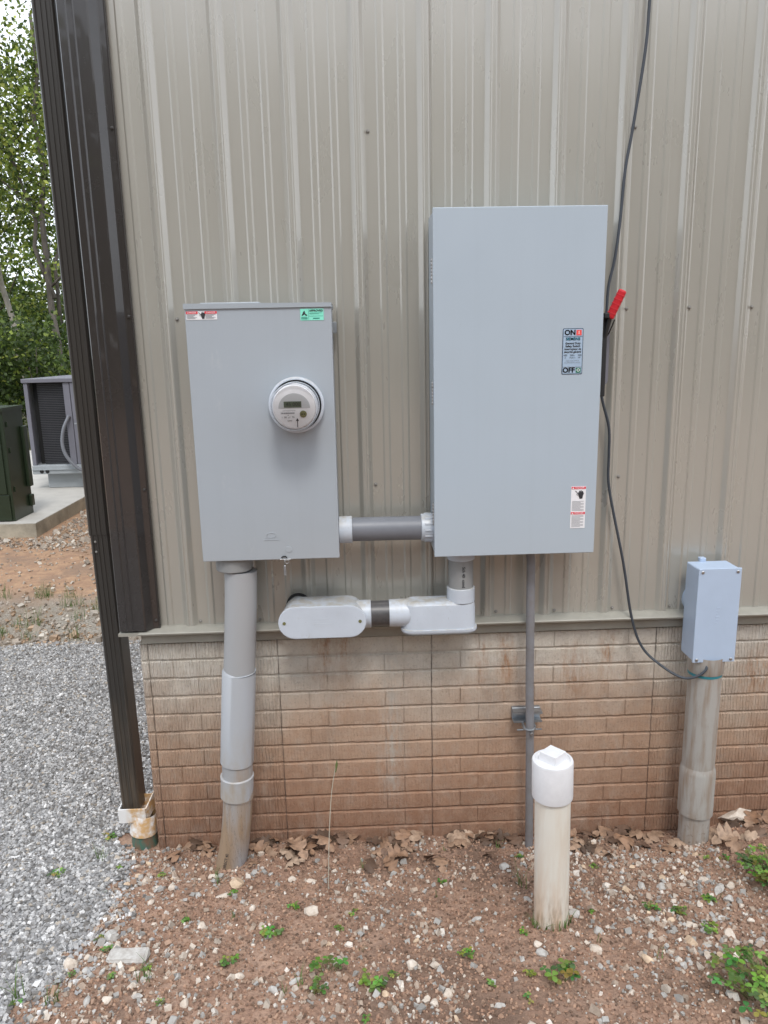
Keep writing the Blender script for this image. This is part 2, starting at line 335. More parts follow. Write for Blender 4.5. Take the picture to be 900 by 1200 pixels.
# ------------------------------------------------------------------ object helpers
def tag(o, label=None, cat=None, group=None, kind=None):
    for a, b in (('label', label), ('category', cat), ('group', group), ('kind', kind)):
        if b: o[a] = b
    return o
def thing(name, label, cat, loc=(0, 0, 0), group=None, kind=None):
    o = bpy.data.objects.new(name, None); o.empty_display_size = .1; col.objects.link(o); o.location = loc
    return tag(o, label, cat, group, kind)
def parent_keep(o, p):
    """shapes are given in world coordinates; subtract the chain of parents"""
    o.parent = p
    off = Vector((0, 0, 0)); q = p
    while q is not None: off += q.location; q = q.parent
    o.location = o.location - off
class MB:
    def __init__(s): s.bm = bmesh.new(); s.ms = []
    def mi(s, m):
        m = MT[m] if isinstance(m, str) else m
        if m not in s.ms: s.ms.append(m)
        return s.ms.index(m)
    def _set(s, geom, m, smooth=False):
        i = s.mi(m)
        for f in geom: f.material_index = i; f.smooth = smooth
    def box(s, a, b, m, bev=0, seg=2, rot=None):
        r = bmesh.ops.create_cube(s.bm, size=1); vs = r['verts']
        ce = [(a[i] + b[i]) / 2 for i in range(3)]; sz = [abs(b[i] - a[i]) for i in range(3)]
        for v in vs:
            v.co = Vector((v.co.x * sz[0], v.co.y * sz[1], v.co.z * sz[2]))
        fs = set(f for v in vs for f in v.link_faces)
        if bev:
            es = list(set(e for v in vs for e in v.link_edges))
            rr = bmesh.ops.bevel(s.bm, geom=es, offset=bev, segments=seg, profile=.5, affect='EDGES')
            vs = list(set(v for f in rr['faces'] for v in f.verts) | set(v for v in vs if v.is_valid))
            fs = set(f for v in vs for f in v.link_faces)
        mt = Matrix.Translation(ce)
        if rot is not None: mt = mt @ rot.to_4x4()
        for v in vs: v.co = mt @ v.co
        s._set(fs, m); return s
    def tube(s, pts, rad, m, n=24, caps=True, hollow=0):
        pts = [Vector(p) for p in pts]; N = len(pts)
        rads = rad if isinstance(rad, (list, tuple)) else [rad] * N
        T = []
        for i in range(N):
            a = pts[max(i - 1, 0)]; b = pts[min(i + 1, N - 1)]
            if (b - a).length < 1e-9: a = pts[max(i - 2, 0)]; b = pts[min(i + 2, N - 1)]
            T.append((b - a).normalized())
        u = T[0].orthogonal().normalized(); rings = []
        for i in range(N):
            if i: u = (T[i - 1].rotation_difference(T[i]) @ u).normalized()
            v = T[i].cross(u)
            rings.append([s.bm.verts.new(pts[i] + (u * math.cos(2 * PI * j / n) + v * math.sin(2 * PI * j / n)) * rads[i]) for j in range(n)])
        fs = []
        for i in range(N - 1):
            for j in range(n):
                fs.append(s.bm.faces.new((rings[i][j], rings[i][(j + 1) % n], rings[i + 1][(j + 1) % n], rings[i + 1][j])))
        s._set(fs, m, True)
        if caps: s._set([s.bm.faces.new(list(reversed(rings[0]))), s.bm.faces.new(rings[-1])], m)
        return s
    def lathe(s, prof, origin, axis, m, n=40, caps=True):
        """prof: [(r, h)] along axis"""
        ax = Vector(axis).normalized(); u = ax.orthogonal().normalized(); v = ax.cross(u); o = Vector(origin)
        rings = [[s.bm.verts.new(o + ax * h + (u * math.cos(2 * PI * j / n) + v * math.sin(2 * PI * j / n)) * r) for j in range(n)] for r, h in prof]
        for i in range(len(prof) - 1):
            fs = [s.bm.faces.new((rings[i][j], rings[i][(j + 1) % n], rings[i + 1][(j + 1) % n], rings[i + 1][j])) for j in range(n)]
            dr = abs(prof[i][0] - prof[i + 1][0]); dh = abs(prof[i][1] - prof[i + 1][1])
            s._set(fs, m, True)
        if caps: s._set([s.bm.faces.new(list(reversed(rings[0]))), s.bm.faces.new(rings[-1])], m)
        return s
    def prism(s, outline, d0, d1, m, frame=None, smooth=False):
        """outline (u,v) in the x-z plane, extruded y from d0 to d1"""
        A = [s.bm.verts.new((u, d0, v)) for u, v in outline]; B = [s.bm.verts.new((u, d1, v)) for u, v in outline]; n = len(A)
        side = [s.bm.faces.new((A[i], A[(i + 1) % n], B[(i + 1) % n], B[i])) for i in range(n)]
        ends = [s.bm.faces.new(list(reversed(A))), s.bm.faces.new(B)]
        s._set(side, m, smooth); s._set(ends, m); return s
    def sheet(s, prof, z0, z1, m, smooth=False):
        """polyline (x,y) stretched in z"""
        A = [s.bm.verts.new((x, y, z0)) for x, y in prof]; B = [s.bm.verts.new((x, y, z1)) for x, y in prof]
        s._set([s.bm.faces.new((A[i], A[i + 1], B[i + 1], B[i])) for i in range(len(A) - 1)], m, smooth); return s
    def poly(s, pts, m):
        f = s.bm.faces.new([s.bm.verts.new(p) for p in pts]); s._set([f], m); return s
    def build(s, name, parent=None, origin=None, recalc=True, sharp=True):
        if recalc: bmesh.ops.recalc_face_normals(s.bm, faces=s.bm.faces[:])
        if sharp:
            for e in s.bm.edges:
                if len(e.link_faces) == 2 and e.calc_face_angle(0) > R(32): e.smooth = False
        me = bpy.data.meshes.new(name)
        o = Vector(origin) if origin is not None else None
        if o is None:
            o = Vector((0, 0, 0))
            if s.bm.verts:
                n = len(s.bm.verts); c = Vector((0, 0, 0))
                for v in s.bm.verts: c += v.co
                o = c / n
        for v in s.bm.verts: v.co -= o
        s.bm.to_mesh(me); s.bm.free()
        for m in s.ms: me.materials.append(m)
        ob = bpy.data.objects.new(name, me); col.objects.link(ob); ob.location = o
        if parent: parent_keep(ob, parent)
        return ob
def text_mesh(items, name, parent, thick=0.0):
    """items: (string, size, x, y, z, material, align, rotz_in_plane) on a plane facing -y"""
    vs = []; fs = []; mi = []; mats = []
    for st, size, x, y, z, m, al, rot in items:
        cu = bpy.data.curves.new('t', 'FONT'); cu.body = st; cu.size = size; cu.align_x = al; cu.align_y = 'CENTER'; cu.resolution_u = 3; cu.extrude = thick
        cu.offset = .0006 if size > .02 else (.0003 if size > .009 else 0)
        to = bpy.data.objects.new('t', cu); col.objects.link(to)
        me = to.to_mesh()
        base = len(vs); mm = MT[m]
        if mm not in mats: mats.append(mm)
        cs, sn = math.cos(rot), math.sin(rot)
        for v in me.vertices:
            a, b = v.co.x * cs - v.co.y * sn, v.co.x * sn + v.co.y * cs
            vs.append((x + a, y - v.co.z, z + b))
        for p in me.polygons: fs.append([base + i for i in p.vertices]); mi.append(mats.index(mm))
        to.to_mesh_clear(); bpy.data.objects.remove(to); bpy.data.curves.remove(cu)
    me = bpy.data.meshes.new(name); o = Vector(items[0][2:5])
    me.from_pydata([tuple(Vector(v) - o) for v in vs], [], fs); me.polygons.foreach_set('material_index', mi)
    for q in mats: me.materials.append(q)
    ob = bpy.data.objects.new(name, me); col.objects.link(ob); ob.location = o
    if parent: parent_keep(ob, parent)
    return ob
def stadium(x0, x1, z0, z1, n=10):
    r = (z1 - z0) / 2; zc = (z0 + z1) / 2; pts = []
    for i in range(n + 1):
        a = PI / 2 + PI * i / n; pts.append((x0 + r + r * math.cos(a), zc + r * math.sin(a)))
    for i in range(n + 1):
        a = -PI / 2 + PI * i / n; pts.append((x1 - r + r * math.cos(a), zc + r * math.sin(a)))
    return pts
def rrect(x0, x1, z0, z1, r, n=4):
    pts = []
    for cx, cz, a0 in ((x1 - r, z1 - r, 0), (x0 + r, z1 - r, 90), (x0 + r, z0 + r, 180), (x1 - r, z0 + r, 270)):
        for i in range(n + 1):
            a = R(a0 + 90 * i / n); pts.append((cx + r * math.cos(a), cz + r * math.sin(a)))
    return pts
def copy_tree(o, parent=None):
    c = o.copy(); col.objects.link(c)
    if parent: c.parent = parent
    for ch in o.children: copy_tree(ch, c)
    return c

# ------------------------------------------------------------------ terrain
def vnoise(x, y, seed=0):
    xi = np.floor(x).astype(np.int64); yi = np.floor(y).astype(np.int64); fx = x - xi; fy = y - yi
    fx = fx * fx * (3 - 2 * fx); fy = fy * fy * (3 - 2 * fy)
    def h(a, b):
        n = (a * 374761393 + b * 668265263 + seed * 144269) & 0xffffffff
        n = ((n ^ (n >> 13)) * 1274126177) & 0xffffffff
        return ((n ^ (n >> 16)) & 0xffff) / 65535.0
    return (h(xi, yi) * (1 - fx) + h(xi + 1, yi) * fx) * (1 - fy) + (h(xi, yi + 1) * (1 - fx) + h(xi + 1, yi + 1) * fx) * fy
def gedge(y):
    return np.interp(y, [-4, -1.4, -.9, -.62, -.37, 0, .05, .4, .8], [-1.9, -1.12, -.98, -.93, -.97, -1.05, -1.08, -.98, -.90])
def hbase(x, y):
    x = np.asarray(x, float); y = np.asarray(y, float)
    h = .22 * np.clip(-y, 0, 2.2)
    h = h + .05 * np.clip((x - 1.45) / .35, 0, 1) * np.clip((y + .9) / .5, 0, 1)
    return h
def hground(x, y):
    x = np.asarray(x, float); y = np.asarray(y, float)
    h = hbase(x, y)
    near = np.clip((4 - np.abs(y)) / 2, 0, 1) * np.clip((5 - np.abs(x)) / 2, 0, 1)
    dirt = np.clip((x - gedge(y)) / .12, 0, 1)
    n = (vnoise(x * 3, y * 3, 1) - .5) * .03 + (vnoise(x * 9, y * 9, 2) - .5) * .022 * (.3 + .7 * dirt) + ((vnoise(x * 28, y * 28, 3) - .5) * .014 + (vnoise(x * 70, y * 70, 4) - .5) * .006) * (.15 + .85 * dirt)
    far = (1 - near) * (vnoise(x * .7, y * .7, 5) - .5) * .06
    return h + n * near + far
def axis(lo, hi, step, outs):
    a = list(np.arange(lo, hi, step)); v = hi; s_ = step
    while v < outs: a.append(v); s_ *= 1.25; v += s_
    a.append(outs); v = lo; s_ = step; b = []
    while True:
        s_ *= 1.25; v -= s_
        if v < -outs: break
        b.append(v)
    b.append(-outs); return np.array(list(reversed(b)) + a)
def grid_obj(name, xs, ys, hf, m, mask=None):
    X, Y = np.meshgrid(xs, ys); Z = hf(X, Y)
    co = np.stack([X.ravel(), Y.ravel(), Z.ravel()], 1); nx, ny = len(xs), len(ys)
    i = np.arange(nx - 1)[None, :] + np.arange(ny - 1)[:, None] * nx
    q = np.stack([i, i + 1, i + 1 + nx, i + nx], -1).reshape(-1, 4)
    if mask is not None:
        cx = (X[:-1, :-1] + X[1:, 1:]).ravel() / 2; cy = (Y[:-1, :-1] + Y[1:, 1:]).ravel() / 2
        q = q[mask(cx, cy)]
        used = np.unique(q); rm = np.full(len(co), -1); rm[used] = np.arange(len(used)); co = co[used]; q = rm[q]
    return np_mesh(name, co, q, m)
def np_mesh(name, co, q, m, tint=None, smooth=True):
    me = bpy.data.meshes.new(name); k_ = q.shape[1]
    me.vertices.add(len(co)); me.vertices.foreach_set('co', co.astype(np.float32).ravel())
    me.loops.add(q.size); me.loops.foreach_set('vertex_index', q.astype(np.int32).ravel())
    me.polygons.add(len(q)); me.polygons.foreach_set('loop_start', (np.arange(len(q)) * k_).astype(np.int32))
    me.polygons.foreach_set('use_smooth', np.full(len(q), smooth))
    me.update(calc_edges=True)
    if tint is not None:
        at = me.color_attributes.new('tint', 'FLOAT_COLOR', 'POINT'); at.data.foreach_set('color', np.concatenate([tint, np.ones((len(tint), 1))], 1).astype(np.float32).ravel())
    me.materials.append(MT[m] if isinstance(m, str) else m)
    ob = bpy.data.objects.new(name, me); col.objects.link(ob); return ob
g = grid_obj('ground', axis(-2.6, 2.4, .0135, 400), axis(-1.9, .5, .0135, 400), hground, 'ground'); tag(g, kind='structure')
def gz(x, y): return float(hground(np.array([x]), np.array([y]))[0])
def gravel_mask(x, y):
    e = gedge(y) + (vnoise(x * 14, y * 14, 8) - .5) * .14
    yb = 2.36 + (vnoise(x * 6, y * 6, 9) - .5) * .14
    return (x < e) & (y < yb) & (y > -4) & (x > -9) & ((y < 0.02) | (x < -.9))
gd = grid_obj('gravel_drive', np.concatenate([np.arange(-9, -2.9, .12), np.arange(-2.9, -.85, .03)]), np.arange(-4, 2.6, .03), lambda x, y: hground(x, y) + .006, 'gravel_bed', gravel_mask); tag(gd, kind='structure')

# crushed stones: angular, jittered cubes
CV = np.array([[a, b, c] for a in (-1, 1) for b in (-1, 1) for c in (-1, 1)], float)
CF = np.array([[0, 1, 3, 2], [4, 6, 7, 5], [0, 4, 5, 1], [2, 3, 7, 6], [0, 2, 6, 4], [1, 5, 7, 3]])
def rand_rot(n):
    q = rng.normal(size=(n, 4)); q /= np.linalg.norm(q, axis=1, keepdims=True); a, b, c, d = q.T
    return np.stack([np.stack([1 - 2 * (c * c + d * d), 2 * (b * c - a * d), 2 * (b * d + a * c)], 1), np.stack([2 * (b * c + a * d), 1 - 2 * (b * b + d * d), 2 * (c * d - a * b)], 1), np.stack([2 * (b * d - a * c), 2 * (c * d + a * b), 1 - 2 * (b * b + c * c)], 1)], 1)
def stones(name, x, y, size, tint, m='stones', lift=.25, flat=1.0, zf=hground):
    n = len(x); v = CV[None] * rng.uniform(.55, 1.25, (n, 8, 3)) * rng.uniform(.55, 1.25, (n, 1, 3))
    v = np.einsum('nij,nkj->nki', rand_rot(n), v) * (size / 2)[:, None, None]; v[:, :, 2] *= flat
    z = zf(x, y) + size * lift
    v += np.stack([x, y, z], 1)[:, None]
    q = (CF[None] + (np.arange(n) * 8)[:, None, None]).reshape(-1, 4)
    return np_mesh(name, v.reshape(-1, 3), q, m, np.repeat(tint, 8, 0), smooth=False)
def tints(n, cols, wts, jit=.12):
    c = np.array(cols)[rng.choice(len(cols), n, p=np.array(wts) / sum(wts))]
    return np.clip(c * (1 + rng.normal(0, jit, (n, 1))), .01, .9)
n = 190000
x = rng.uniform(-4.3, -.70, n); y = rng.uniform(-1.7, 2.5, n); keep = gravel_mask(x - np.where(y < .02, rng.exponential(.05, n) * (rng.random(n) < .5), 0), y) & ((x > -2.9) | (rng.random(n) < .35)) & (x > -3.1 - np.clip(y, 0, 3) * .45); x = x[keep]; y = y[keep]; n = len(x)
tag(stones('gravel', x, y, rng.uniform(.0065, .0155, n) * (1 + .3 * (rng.random(n) < .05)), tints(n, [(.42, .42, .42), (.29, .29, .295), (.66, .655, .65), (.17, .165, .16), (.42, .37, .31)], [4, 3.5, 2.2, 2.2, .6]), lift=.35), 'loose grey crushed gravel covering the drive left of the building', 'gravel', kind='stuff')
# pebbles and crumbs on the soil
def scatter(n, x0, x1, y0, y1, dens=None):
    x = rng.uniform(x0, x1, n); y = rng.uniform(y0, y1, n)
    ok = ~gravel_mask(x, y) & ((y < -.012) | (x < -.93))
    if dens is not None: ok &= rng.random(n) < dens(x, y)
    return x[ok], y[ok]
def pd(x, y):
    c = vnoise(x * 4, y * 4, 20) * .6 + vnoise(x * 11, y * 11, 21) * .4
    near_g = np.exp(-np.clip(x - gedge(y), 0, 3) / .22)
    pile = np.exp(-((x - .95) / .38) ** 2 - ((y + .48) / .30) ** 2)
    return np.clip((c - .33) * 1.5, .06, 1) + near_g * .8 + pile * .7
x, y = scatter(40000, -1.4, 2.4, -1.6, 0, pd); n = len(x)
sz = np.clip(rng.lognormal(math.log(.0062), .55, n), .0025, .021)
tag(stones('pebbles', x, y, sz, tints(n, [(.58, .50, .42), (.42, .33, .26), (.38, .37, .35), (.74, .68, .61), (.33, .21, .145)], [2.4, 3, 3.2, 1.0, 3])), 'small pale and grey pebbles scattered over the reddish soil', 'pebbles', kind='stuff')
x, y = scatter(42000, -1.4, 2.4, -1.6, 0); n = len(x)
tag(stones('soil_crumbs', x, y, rng.uniform(.0025, .0095, n), tints(n, [(.31, .18, .12), (.16, .095, .063), (.40, .245, .165)], [3, 2, 2.4], .15), lift=.2), 'loose crumbs of reddish brown soil on the bare ground', 'soil', kind='stuff')
x = rng.uniform(-6.5, -1.2, 30000); y = rng.uniform(2.3, 7.2, 30000); d_ = np.clip(1 - (y - 2.3) / 1.2, .10, 1) + .7 * ((x > -3.6) & (y > 5.1) & (y < 7)) + .6 * np.exp(-((y - 5.35) / .25) ** 2)
kp = (rng.random(30000) < d_) & ((x > -3.68) | (y < 5.6)); x = x[kp]; y = y[kp]; n = len(x)
tag(stones('rubble', x, y, rng.uniform(.008, .028, n) * (1 + 1.1 * (rng.random(n) < .06)), tints(n, [(.42, .36, .30), (.28, .24, .20), (.58, .53, .46), (.38, .26, .17)], [3, 3, 1.6, 3])), 'scattered rubble and stone chips on bare ground beyond the gravel', 'rubble', kind='stuff')

# ------------------------------------------------------------------ building
B = thing('metal_building', 'tan ribbed metal building with dark corner trim on a brick-patterned foundation wall', 'building', (0, 0, 0))
P = .2345; X0R = -.677           # first major rib
EAVE = 4.4; ZB = .998
def rib_profile(x0, x1):
    pts = []
    i0 = int(math.floor((x0 - X0R) / P)) - 1
    ev = []
    for i in range(i0, i0 + 40):
        xc = X0R + i * P
        ev.append((xc, [(-.030, 0), (-.026, -.0012), (-.0135, -.0130), (-.0105, -.0152), (-.0065, -.0160), (-.003, -.0142), (.003, -.0142), (.0065, -.0160), (.0105, -.0152), (.0135, -.0130), (.026, -.0012), (.030, 0)]))
        for fr in (.35, .66): ev.append((xc + fr * P, [(-.0145, 0), (-.0085, -.0036), (-.006, -.0040), (.006, -.0040), (.0085, -.0036), (.0145, 0)]))
    for xc, pr in sorted(ev):
        for dx, y in pr:
            xx = xc + dx
            if x0 < xx < x1: pts.append((xx, y))
    return [(x0, 0)] + pts + [(x1, 0)]
edges = [-.82]
xx = X0R + .03 + 4 * P
while xx < 6: edges.append(xx - .009); xx += 4 * P
edges.append(6.0)
for i in range(len(edges) - 1):
    mb = MB(); pr = rib_profile(edges[i], edges[i + 1])
    dy = -.0009 * (i % 2)
    mb.sheet([(a, b + dy - .004) for a, b in pr], ZB, EAVE, 'siding')
    # returned lower edge so the sheet has a visible thickness
    mb.sheet([(a, b + dy - .0033) for a, b in pr], ZB, ZB + .05, 'siding')
    mb.build('siding_panel', B)
# left side wall and back, roof
mb = MB(); pr = []
for yq in np.arange(.0, 14, P):
    pr += [(-.872, yq), (-.872, yq + .18), (-.888, yq + .19), (-.888, yq + .215), (-.872, yq + .226)]
mb.sheet([(a, b) for a, b in pr], ZB, EAVE, 'siding'); mb.build('side_siding', B, sharp=False)
mb = MB(); mb.box((-.86, 13.9, -.2), (6, 14, EAVE), 'siding'); mb.box((5.98, .02, -.2), (6.0, 13.9, EAVE), 'siding'); mb.build('rear_wall', B)
mb = MB(); mb.poly([(-1.15, -.25, EAVE), (6.2, -.25, EAVE), (6.2, 7, EAVE + 1.4), (-1.15, 7, EAVE + 1.4)], 'bronze'); mb.poly([(-1.15, 14.2, EAVE), (6.2, 14.2, EAVE), (6.2, 7, EAVE + 1.4), (-1.15, 7, EAVE + 1.4)], 'bronze'); mb.build('roof', B)
# corner trim: wide flat face with two creases, bevel, screw flange
mb = MB()
mb.sheet([(-.885, .30), (-.943, .30), (-.945, .02), (-.944, -.050), (-.940, -.0545), (-.916, -.055), (-.9125, -.0585), (-.909, -.055), (-.893, -.055), (-.8895, -.0585), (-.886, -.055), (-.872, -.0555), (-.846, -.056), (-.841, -.0545), (-.8195, -.031), (-.815, -.029), (-.799, -.0275), (-.795, -.0295), (-.792, -.022)], ZB + .004, EAVE, 'bronze')
ct = mb.build('corner_trim', B, sharp=True)
# base flashing
mb = MB()
def fl(x0, x1):
    prof = [(-.001, 1.004), (-.02, 1.003), (-.058, .993), (-.061, .990), (-.059, .984), (-.030, .972), (-.022, .968), (-.021, .936), (-.003, .934)]
    A = [mb.bm.verts.new((x0, y, z)) for y, z in prof]; Bv = [mb.bm.verts.new((x1, y, z)) for y, z in prof]
    mb._set([mb.bm.faces.new((A[i], A[i + 1], Bv[i + 1], Bv[i])) for i in range(len(A) - 1)], 'flashing')
    for V in (A, Bv): mb._set([mb.bm.faces.new(V)], 'flashing')
fl(-.872, 2.18); fl(2.182, 6)
# mitred nose past the corner
mb.box((-.948, -.059, .983), (-.87, .3, .994), 'flashing'); mb.build('base_flashing', B)
# screws
def screw(x, y, z, m, r=.0055):
    mb = MB(); mb.lathe([(r * 1.25, 0), (r * 1.25, .0012), (r * .8, .0016), (r * .8, .005), (r * .55, .0062)], (x, y, z), (0, -1, 0), m, 10); return mb.build('screw', B)
base_s = None
def screws(lst, m):
    first = None
    for x, y, z in lst:
        if first is None: first = screw(x, y, z, m)
        else:
            o = first.copy(); col.objects.link(o); o.location = (x, y - .003, z)
major = [X0R + i * P for i in range(0, 12)]
lst = []
for zrow, idx in ((1.018, range(12)), (1.55, (3, 7, 11)), (2.175, (0, 7, 8, 9, 10, 11)), (2.793, (3, 7, 11)), (3.4, range(12))):
    for i in idx: lst.append((major[i] + .036, -.0045, zrow + random.uniform(-.004, .004)))
screws(lst, 'screw')
screws([(-.806, -.0275, z) for z in (1.035, 1.553, 2.182, 2.801, 3.42)], 'screw_dark')

# foundation
FW = MB(); FW.box((-.882, .0062, -.5), (6.0, 13.98, .995), 'joint')
FW.box((-.8905, .0058, -.5), (-.86, .04, .93), 'joint')
fw = FW.build('foundation_wall', B)
ROW = .0785; ZT = .934
def brick_mesh(w_, h_, seed):
    r_ = random.Random(seed); bm = bmesh.new(); nx = max(3, int(w_ / .028)); bv = .0035
    xs = [-w_ / 2, -w_ / 2 + bv] + [-w_ / 2 + bv + (w_ - 2 * bv) * i / nx for i in range(1, nx)] + [w_ / 2 - bv, w_ / 2]
    zs = [-h_ / 2, -h_ / 2 + .003, h_ / 2 - .0065, h_ / 2]; V = {}
    for i, a in enumerate(xs):
        for j, b in enumerate(zs):
            edge = i in (0, len(xs) - 1) or j in (0, 3)
            y = .0085 if j in (0, 3) else .0013 if edge else -.0005 - r_.uniform(0, .0028)
            V[i, j] = bm.verts.new((a + (0 if edge else r_.uniform(-.002, .002)), y, b + (r_.uniform(-.0012, .0012))))
    for i in range(len(xs) - 1):
        for j in range(3):
            bm.faces.new((V[i, j], V[i + 1, j], V[i + 1, j + 1], V[i, j + 1]))
    me = bpy.data.meshes.new('brick'); bmesh.ops.recalc_face_normals(bm, faces=bm.faces[:])
    bm.normal_update()
    if sum(f.normal.y for f in bm.faces) > 0: bmesh.ops.reverse_faces(bm, faces=bm.faces[:])
    bm.to_mesh(me); bm.free(); me.materials.append(MT['brick']); return me
cache = {}
def get_brick(w_):
    key = round(w_, 3)
    if key not in cache: cache[key] = [brick_mesh(key, ROW - .0062, int(key * 1000) * 7 + s) for s in range(4)]
    return random.choice(cache[key])
def rowsplit(x0, x1, L_, off):
    cuts = [x0]; xq = x0 + off
    if off <= 0: xq += L_
    while xq < x1 - .04: cuts.append(xq); xq += L_
    cuts.append(x1); return cuts
nb = 0
panels = [(-.889, -.858, .2, 0), (-.858, -.573, .19, 1), (-.573, -.345, .19, 2), (-.345, .272, .3085, 3), (.272, 1.19, .306, 4), (1.19, 2.108, .306, 5), (2.108, 2.9, .264, 6)]
for r_ in range(13):
    zc = ZT - ROW * (r_ + .5)
    for (a, b, L_, pi_) in panels:
        off = [.193, .118][r_ % 2] if pi_ in (3, 4, 5) else ([0, L_ * .5][(r_) % 2])
        if pi_ == 0: off = 0
        cs = rowsplit(a, b, L_, round(off, 3))
        for i in range(len(cs) - 1):
            w_ = cs[i + 1] - cs[i] - (.0045 if pi_ in (0,) else .0005)
            if w_ < .015: continue
            o = bpy.data.objects.new('brick', get_brick(w_)); col.objects.link(o)
            o.location = ((cs[i] + cs[i + 1]) / 2, random.uniform(-.0006, .0006), zc + random.uniform(-.0008, .0008))
            parent_keep(o, fw); nb += 1
mb = MB()
for r_ in range(13):
    zc = ZT - ROW * (r_ + .5); xq = 2.9 + (r_ % 2) * .15
    while xq < 5.95:
        x2 = min(xq + .306, 5.98); mb.box((xq + .004, 0, zc - .0345), (x2 - .004, .03, zc + .0345), 'brick'); xq = x2
    mb.box((-.895, .06 + (r_ % 2) * .1, zc - .0345), (-.88, 13.9, zc + .0345), 'brick')
o = mb.build('brick_courses', B); o['kind'] = 'stuff'
# downspout
D_ = thing('downspout', 'dark bronze fluted downspout running down the left corner of the building', 'downspout', (-1.0, .05, 0))
def ds_prof(xc, y0, wd, dp, flute=.004):
    h = wd / 2; pts = [(xc - h, y0 + dp), (xc - h, y0 + .008), (xc - h + .006, y0)]
    for f_ in (.28, .5, .72):
        c_ = xc - h + wd * f_; pts += [(c_ - .010, y0), (c_ - .006, y0 + flute), (c_ + .006, y0 + flute), (c_ + .010, y0)]
    pts += [(xc + h - .006, y0), (xc + h, y0 + .008), (xc + h, y0 + dp), (xc - h, y0 + dp)]; return pts
def ds(zlo, zhi, xlo, xhi, wd, y0, name):
    mb = MB(); A = ds_prof(xlo, y0, wd, .10); Bq = ds_prof(xhi, y0, wd, .10)
    a = [mb.bm.verts.new((x, y, zlo)) for x, y in A]; b = [mb.bm.verts.new((x, y, zhi)) for x, y in Bq]
    mb._set([mb.bm.faces.new((a[i], a[i + 1], b[i + 1], b[i])) for i in range(len(a) - 1)], 'downspout'); return mb.build(name, D_)
ds(1.37, EAVE, -1.013, -1.013, .076, .020, 'upper_pipe'); ds(.17, 1.385, -.999, -1.011, .073, .0225, 'lower_pipe')
for zz in (1.345, 1.305):
    mb = MB(); mb.lathe([(.0045, 0), (.0045, .002), (.002, .003)], (-1.026, .020, zz), (0, -1, 0), 'screw', 10); mb.build('rivet', D_)
# white adapter and green drain stub
A_ = thing('drain_adapter', 'white square-to-round plastic adapter, stained orange, below the downspout', 'adapter', (-.985, .03, .1))
mb = MB(); w2 = .056
for (a, b) in (((-1.04, -.005, .135), (-.930, .001, .198)), ((-1.04, .105, .135), (-.930, .109, .198)), ((-1.043, -.003, .135), (-1.038, .107, .198))):
    mb.box(a, b, 'adapter', .0008, 1)
mb.poly([(-.930, -.005, .135), (-.930, -.005, .198), (-.898, .10, .262), (-.898, .10, .19)], 'adapter'); mb.poly([(-.926, -.005, .135), (-.894, .10, .19), (-.894, .10, .262), (-.926, -.005, .198)], 'adapter')
mb.poly([(-.930, -.005, .198), (-.926, -.005, .198), (-.894, .10, .262), (-.898, .10, .262)], 'adapter')
mb.box((-1.038, -.001, .131), (-.930, .105, .137), 'adapter')
mb.build('square_socket', A_)
mb = MB(); mb.lathe([(.050, .085), (.052, .08), (.056, 0), (.057, -.004), (.050, -.004), (.050, .02)], (-.958, .038, .072), (.12, .02, 1), 'adapter', 32, caps=False); mb.build('round_collar', A_)
G_ = MB(); G_.tube([(-.958, .042, -.1), (-.957, .041, .074)], .053, 'drain', 32); tag(G_.build('drain_pipe'), 'short green drain pipe stub standing in the soil under the white adapter', 'pipe')

# ------------------------------------------------------------------ left meter cabinet
YF = -.22
MC = thing('meter_cabinet', 'grey steel meter cabinet with a top lip and a green sticker, left on the wall', 'electrical cabinet', (-.322, -.02, 1.32))
x0, x1, z0, z1 = -.566, -.078, 1.320, 2.196
mb = MB(); mb.box((x0 + .004, -.202, z0 + .004), (x1 - .002, -.035, z1), 'cabinet', .002, 1); mb.build('housing', MC)
mb = MB(); mb.box((x0, YF, z0), (x1, YF + .016, z1 - .002), 'cabinet', .0022, 2); fr = mb.build('front_cover', MC)
# embossed maker oval and disc on the cover
mb = MB(); mb.lathe([(.012, 0), (.012, .0012), (.009, .0016)], (-.259, YF, 1.357), (0, -1, 0), 'cabinet', 20)
mb.prism([(a, b) for a, b in [(-.346, 1.392), (-.290, 1.392), (-.290, 1.396), (-.346, 1.396)]], YF + .001, YF - .0012, 'cabinet')
pts = [Vector((-.318 + .016 * math.cos(2 * PI * i / 24), YF - .0004, 1.411 + .0085 * math.sin(2 * PI * i / 24))) for i in range(25)]
mb.tube(pts, .0011, 'cabinet', 6, caps=False)
for q in range(5): mb.tube([(-.340 + q * .010, YF - .0004, 1.399), (-.335 + q * .010, YF - .0004, 1.404)], .0010, 'cabinet', 6)
mb.build('embossed_mark', fr)
mb = MB(); mb.prism([(x0 - .003, z1 - .003), (x1 + .001, z1 - .003), (x1 + .001, z1 + .011), (x0 - .003, z1 + .015)], YF - .005, -.03, 'grey_paint'); mb.build('top_lip', MC)
mb = MB(); mb.box((-.52, -.19, z1 + .009), (-.32, -.05, z1 + .019), 'grey_paint', .003, 2); mb.build('hub_cover_plate', MC)
mb = MB()
for zz in (2.115, 2.062, 2.028): mb.box((x1 - .004, -.185, zz - .006), (x1 + .0015, -.165, zz + .006), 'steel', .001, 1)
mb.build('side_latch', MC)
mb = MB()
for zz in (2.13, 1.38): mb.box((x1 - .01, -.05, zz - .02), (x1 + .012, -.028, zz + .02), 'galv', .002, 1)
mb.build('mounting_tab', MC)
